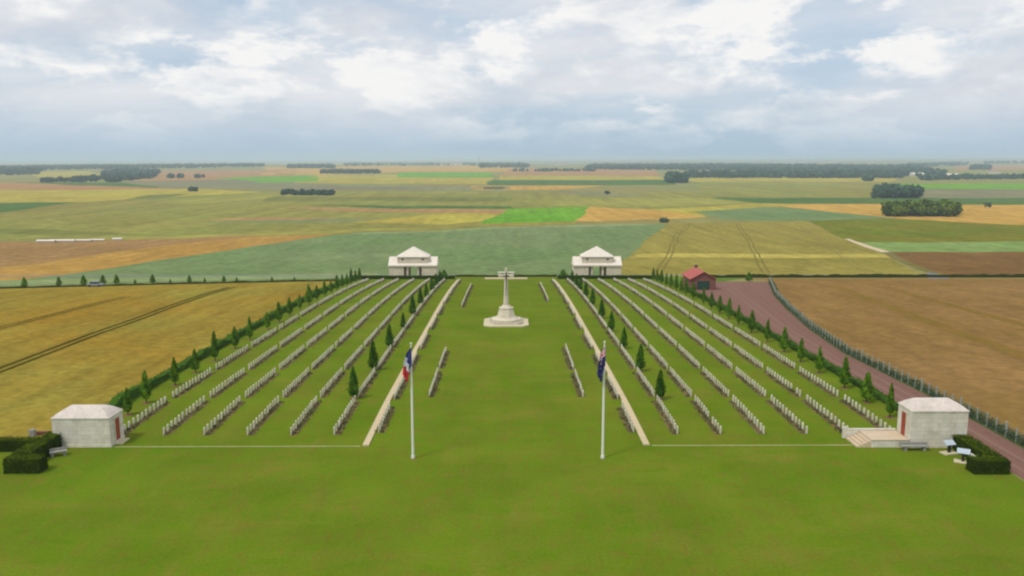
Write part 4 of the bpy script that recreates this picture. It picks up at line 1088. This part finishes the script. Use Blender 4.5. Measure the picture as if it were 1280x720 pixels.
wood('bush', [(826, 278.5), (835, 278.5), (834, 277.5), (827, 277.5)], 4, 5, wl, 'lone dark bush at the corner of the tan field', cat='bush', quads=120)
wood('bush', [(1231, 259.5), (1238, 259.5), (1238, 259), (1231, 259)], 5, 3, wl, 'lone dark bush in the orange field at the right', cat='bush', quads=60)
wood('bush', [(753, 243), (762, 243), (761, 242), (754, 242)], 4.5, 3, wl, 'small far bush on the mauve streak', cat='bush')
wood('bush', [(236, 239.5), (247, 239.5), (247, 238.8), (236, 238.8)], 6, 5, wl, 'small far bush in the left fields', cat='bush')

# ---------------------------------------------------------------- far farm buildings
def farmhouse(px, py, w, d, h, rz, label, rm=None, group=None, name='farm_building', wm=None):
    X, D = ground_at(px, py)
    t = thing(name, label, 'building', (X, D, gzf(X, D)), rz, group)
    b_ = B(-w/2, w/2, -d/2, d/2, -1, h); part('wall', b_, wm or M['farm_wall'], t)
    b_ = bmesh.new(); prism_roof(b_, -w/2-.4, w/2+.4, -d/2-.4, d/2+.4, h+.003, h+d*.28); part('roof', b_, rm or M['farm_roof'], t)
pr = M['pav_roof']
farmhouse(58, 303.2, 9, 2.2, 1.0, .02, 'long low pale shed at left, leftmost of its line', pr)
farmhouse(78, 302.8, 13, 2.2, 1.0, .02, 'long low pale shed at left, second of its line', pr)
farmhouse(104, 302.0, 8, 1.8, .8, .03, 'long low pale shed at left, third of its line', pr)
farmhouse(122, 301.3, 7, 1.8, .7, .04, 'low pale shed at left, fourth of its line', pr)
farmhouse(147, 300.5, 4.5, 1.8, .9, .04, 'small pale shed at left, rightmost of its line', pr)
farmhouse(1146, 220.5, 34, 14, 6, .1, 'pale far barn left of the right hand farm', pr)
farmhouse(1190, 221.8, 30, 14, 6, 0, 'pale far barn in the middle of the right farm', pr)
farmhouse(1222, 222.8, 26, 12, 6, .1, 'pale far farmhouse between two clumps at the right')
farmhouse(1243, 217, 30, 14, 7, 0, 'far pale building on the slope at the right')
farmhouse(1275, 222.8, 30, 12, 5, 0, 'pale far barn at the right edge', pr)
for i, (x, y) in enumerate([(556, 207), (570, 206.5), (700, 206.3), (783, 206), (800, 205.4), (830, 205.2), (846, 205), (868, 205.5), (966, 203), (985, 204), (1003, 203.6), (1040, 203.5), (1090, 204)]):
    farmhouse(x, y, RNG.uniform(35, 80), 22, RNG.uniform(7, 11), RNG.uniform(-.2, .2), f'tiny far pale building on the hazy horizon, {ORD[i+1]} from the left', group='far buildings on the hazy horizon', name='far_building')
X, D = ground_at(599, 206)
t = thing('radio_mast', 'thin far mast rising above the horizon over the cross', 'mast', (X, D, gzf(X, D)))
b_ = bmesh.new(); s_ = D/F
tube(b_, [(0, 0, 0, .5*s_*.8), (0, 0, 15*s_*.75, .3*s_*.8)], 6); part('pole', b_, M['concrete'], t)
b_ = bmesh.new(); ngon_prism(b_, 6, .6*s_, .6*s_, 8*s_, 9.2*s_); part('platform', b_, M['concrete'], t)

# ---------------------------------------------------------------- parked car
X, D = ground_at(121, 358.0)
t = thing('parked_car', 'small pale car parked by the far left verge trees', 'car', (X, D-.5, gzf(X, D)), .03)
b_ = bmesh.new(); box(b_, -2.0, 2.0, -.85, .85, .3, .85, .06, .05); part('body', b_, M['car_white'], t)
b_ = bmesh.new(); box(b_, -1.35, 1.0, -.75, .75, .852, 1.4, .22, .04); cb = part('cabin', b_, M['car_glass'], t)
part('roof_panel', B(-1.1, .75, -.52, .52, 1.403, 1.44), M['car_white'], cb)
for sx in (-1.25, 1.25):
    for sy in (-.8, .8):
        b_ = bmesh.new(); tube(b_, [(sx, sy-.1, .32, .32), (sx, sy+.1, .32, .32)], 14); part('wheel', b_, M['tyre'], t)

# ---------------------------------------------------------------- air
bm = bmesh.new()
box(bm, -18500, 18500, -120, 17400, -130, 60)
hz = bpy.data.materials.new('haze_air'); hz.use_nodes = True
nt = hz.node_tree; nt.nodes.remove(nt.nodes['Principled BSDF'])
pv = nt.nodes.new('ShaderNodeVolumePrincipled'); pv.inputs['Density'].default_value = 1.45e-4; pv.inputs['Color'].default_value = (.70, .86, 1, 1); pv.inputs['Anisotropy'].default_value = 0.1
nt.links.new(pv.outputs[0], nt.nodes['Material Output'].inputs['Volume'])
tag(obj('haze', bm, hz), 'pale summer haze over the distant fields', None, None, 'stuff')

# ---------------------------------------------------------------- light and sky
SUN_EL, SUN_AZ = R(56), R(228)      # high, from the left and slightly behind the camera
sd = bpy.data.lights.new('sun', 'SUN'); sd.energy = 1.9; sd.angle = R(10); sd.color = (1, .95, .88)
so = bpy.data.objects.new('sun', sd); COL.objects.link(so)
dirv = Vector((math.sin(SUN_AZ)*math.cos(SUN_EL), math.cos(SUN_AZ)*math.cos(SUN_EL), math.sin(SUN_EL)))
so.rotation_euler = dirv.to_track_quat('Z', 'Y').to_euler(); so.location = (0, 0, 80)
w = bpy.data.worlds.new('World'); scene.world = w; w.use_nodes = True
nt = w.node_tree; bg = nt.nodes['Background']
sky = N(nt, 'ShaderNodeTexSky', sky_type='NISHITA'); sky.sun_disc = False; sky.sun_elevation = SUN_EL; sky.sun_rotation = SUN_AZ
sky.air_density = 1.0; sky.dust_density = .6; sky.ozone_density = 1.5
tc = N(nt, 'ShaderNodeTexCoord'); sp = N(nt, 'ShaderNodeSeparateXYZ'); nt.links.new(tc.outputs['Generated'], sp.inputs[0])
zc = math_(nt, 'MAXIMUM', sp.outputs[2], 0.0)
zz = math_(nt, 'ADD', zc, .075)
pxn = math_(nt, 'DIVIDE', sp.outputs[0], zz); pyn = math_(nt, 'DIVIDE', sp.outputs[1], zz)
cmb = N(nt, 'ShaderNodeCombineXYZ'); nt.links.new(pxn, cmb.inputs[0]); nt.links.new(pyn, cmb.inputs[1]); cmb.inputs[2].default_value = 3.7
def skyn(scale, off, detail, rough, dist, sx=1.0):
    mp = N(nt, 'ShaderNodeMapping'); mp.inputs['Location'].default_value = off; mp.inputs['Scale'].default_value = (sx, 1, 1)
    nt.links.new(cmb.outputs[0], mp.inputs[0]); return noise(nt, mp.outputs[0], scale, detail, rough, dist)
def dirn(scale, off, detail, rough, dist, st=2.6):
    mp = N(nt, 'ShaderNodeMapping'); mp.inputs['Location'].default_value = off; mp.inputs['Scale'].default_value = (1, 1, st)
    nt.links.new(tc.outputs['Generated'], mp.inputs[0]); return noise(nt, mp.outputs[0], scale, detail, rough, dist)
big = dirn(3.1, (3.1, 0.4, 0.2), 5, .5, .4, 3.2)
mid = dirn(6.5, (7.7, 2.2, 0), 9, .6, .25, 2.8)
puff = dirn(8.5, (1.3, 9.2, 4.3), 10, .58, .15, 2.4)
lay = skyn(.5, (3.1, 0.4, 0), 6, .6, .3)
K = 1.0
c_blue = (5.1*K, 6.6*K, 8.3*K); c_grey = (6.8*K, 7.15*K, 7.85*K); c_white = (10.0*K, 9.9*K, 9.8*K); c_mid = (8.3*K, 8.5*K, 8.9*K)
base = mixc(nt, .75, sky.outputs[0], c_blue)
cl = mixc(nt, mapr(nt, mid, .32, .56, 0, 1), c_grey, c_mid)
cov = mapr(nt, math_(nt, 'ADD', big, math_(nt, 'MULTIPLY', lay, .4)), .54, .74, .15, 1)
col = mixc(nt, cov, base, cl)
pf = mapr(nt, puff, .49, .575, 0, 1)
pm = mapr(nt, mid, .40, .56, .2, 1)
col = mixc(nt, math_(nt, 'MULTIPLY', pf, pm), col, c_white)
# cooler, clearer band towards the horizon
hb = mapr(nt, sp.outputs[2], .01, .07, 1, 0)
col = mixc(nt, math_(nt, 'MULTIPLY', hb, .85), col, (4.1*K, 5.6*K, 7.1*K))
nt.links.new(col, bg.inputs['Color']); bg.inputs['Strength'].default_value = .081

# ---------------------------------------------------------------- render settings
scene.view_settings.view_transform = 'Standard'; scene.view_settings.look = 'None'
scene.view_settings.exposure = 0.22; scene.view_settings.gamma = 1.0
scene.render.engine = 'CYCLES'
cy = scene.cycles
cy.use_denoising = True
cy.max_bounces = 6; cy.diffuse_bounces = 3; cy.glossy_bounces = 2; cy.transmission_bounces = 2; cy.volume_bounces = 1; cy.transparent_max_bounces = 6
cy.sample_clamp_indirect = 4
cy.pixel_filter_type = 'BLACKMAN_HARRIS'; cy.filter_width = 2.2
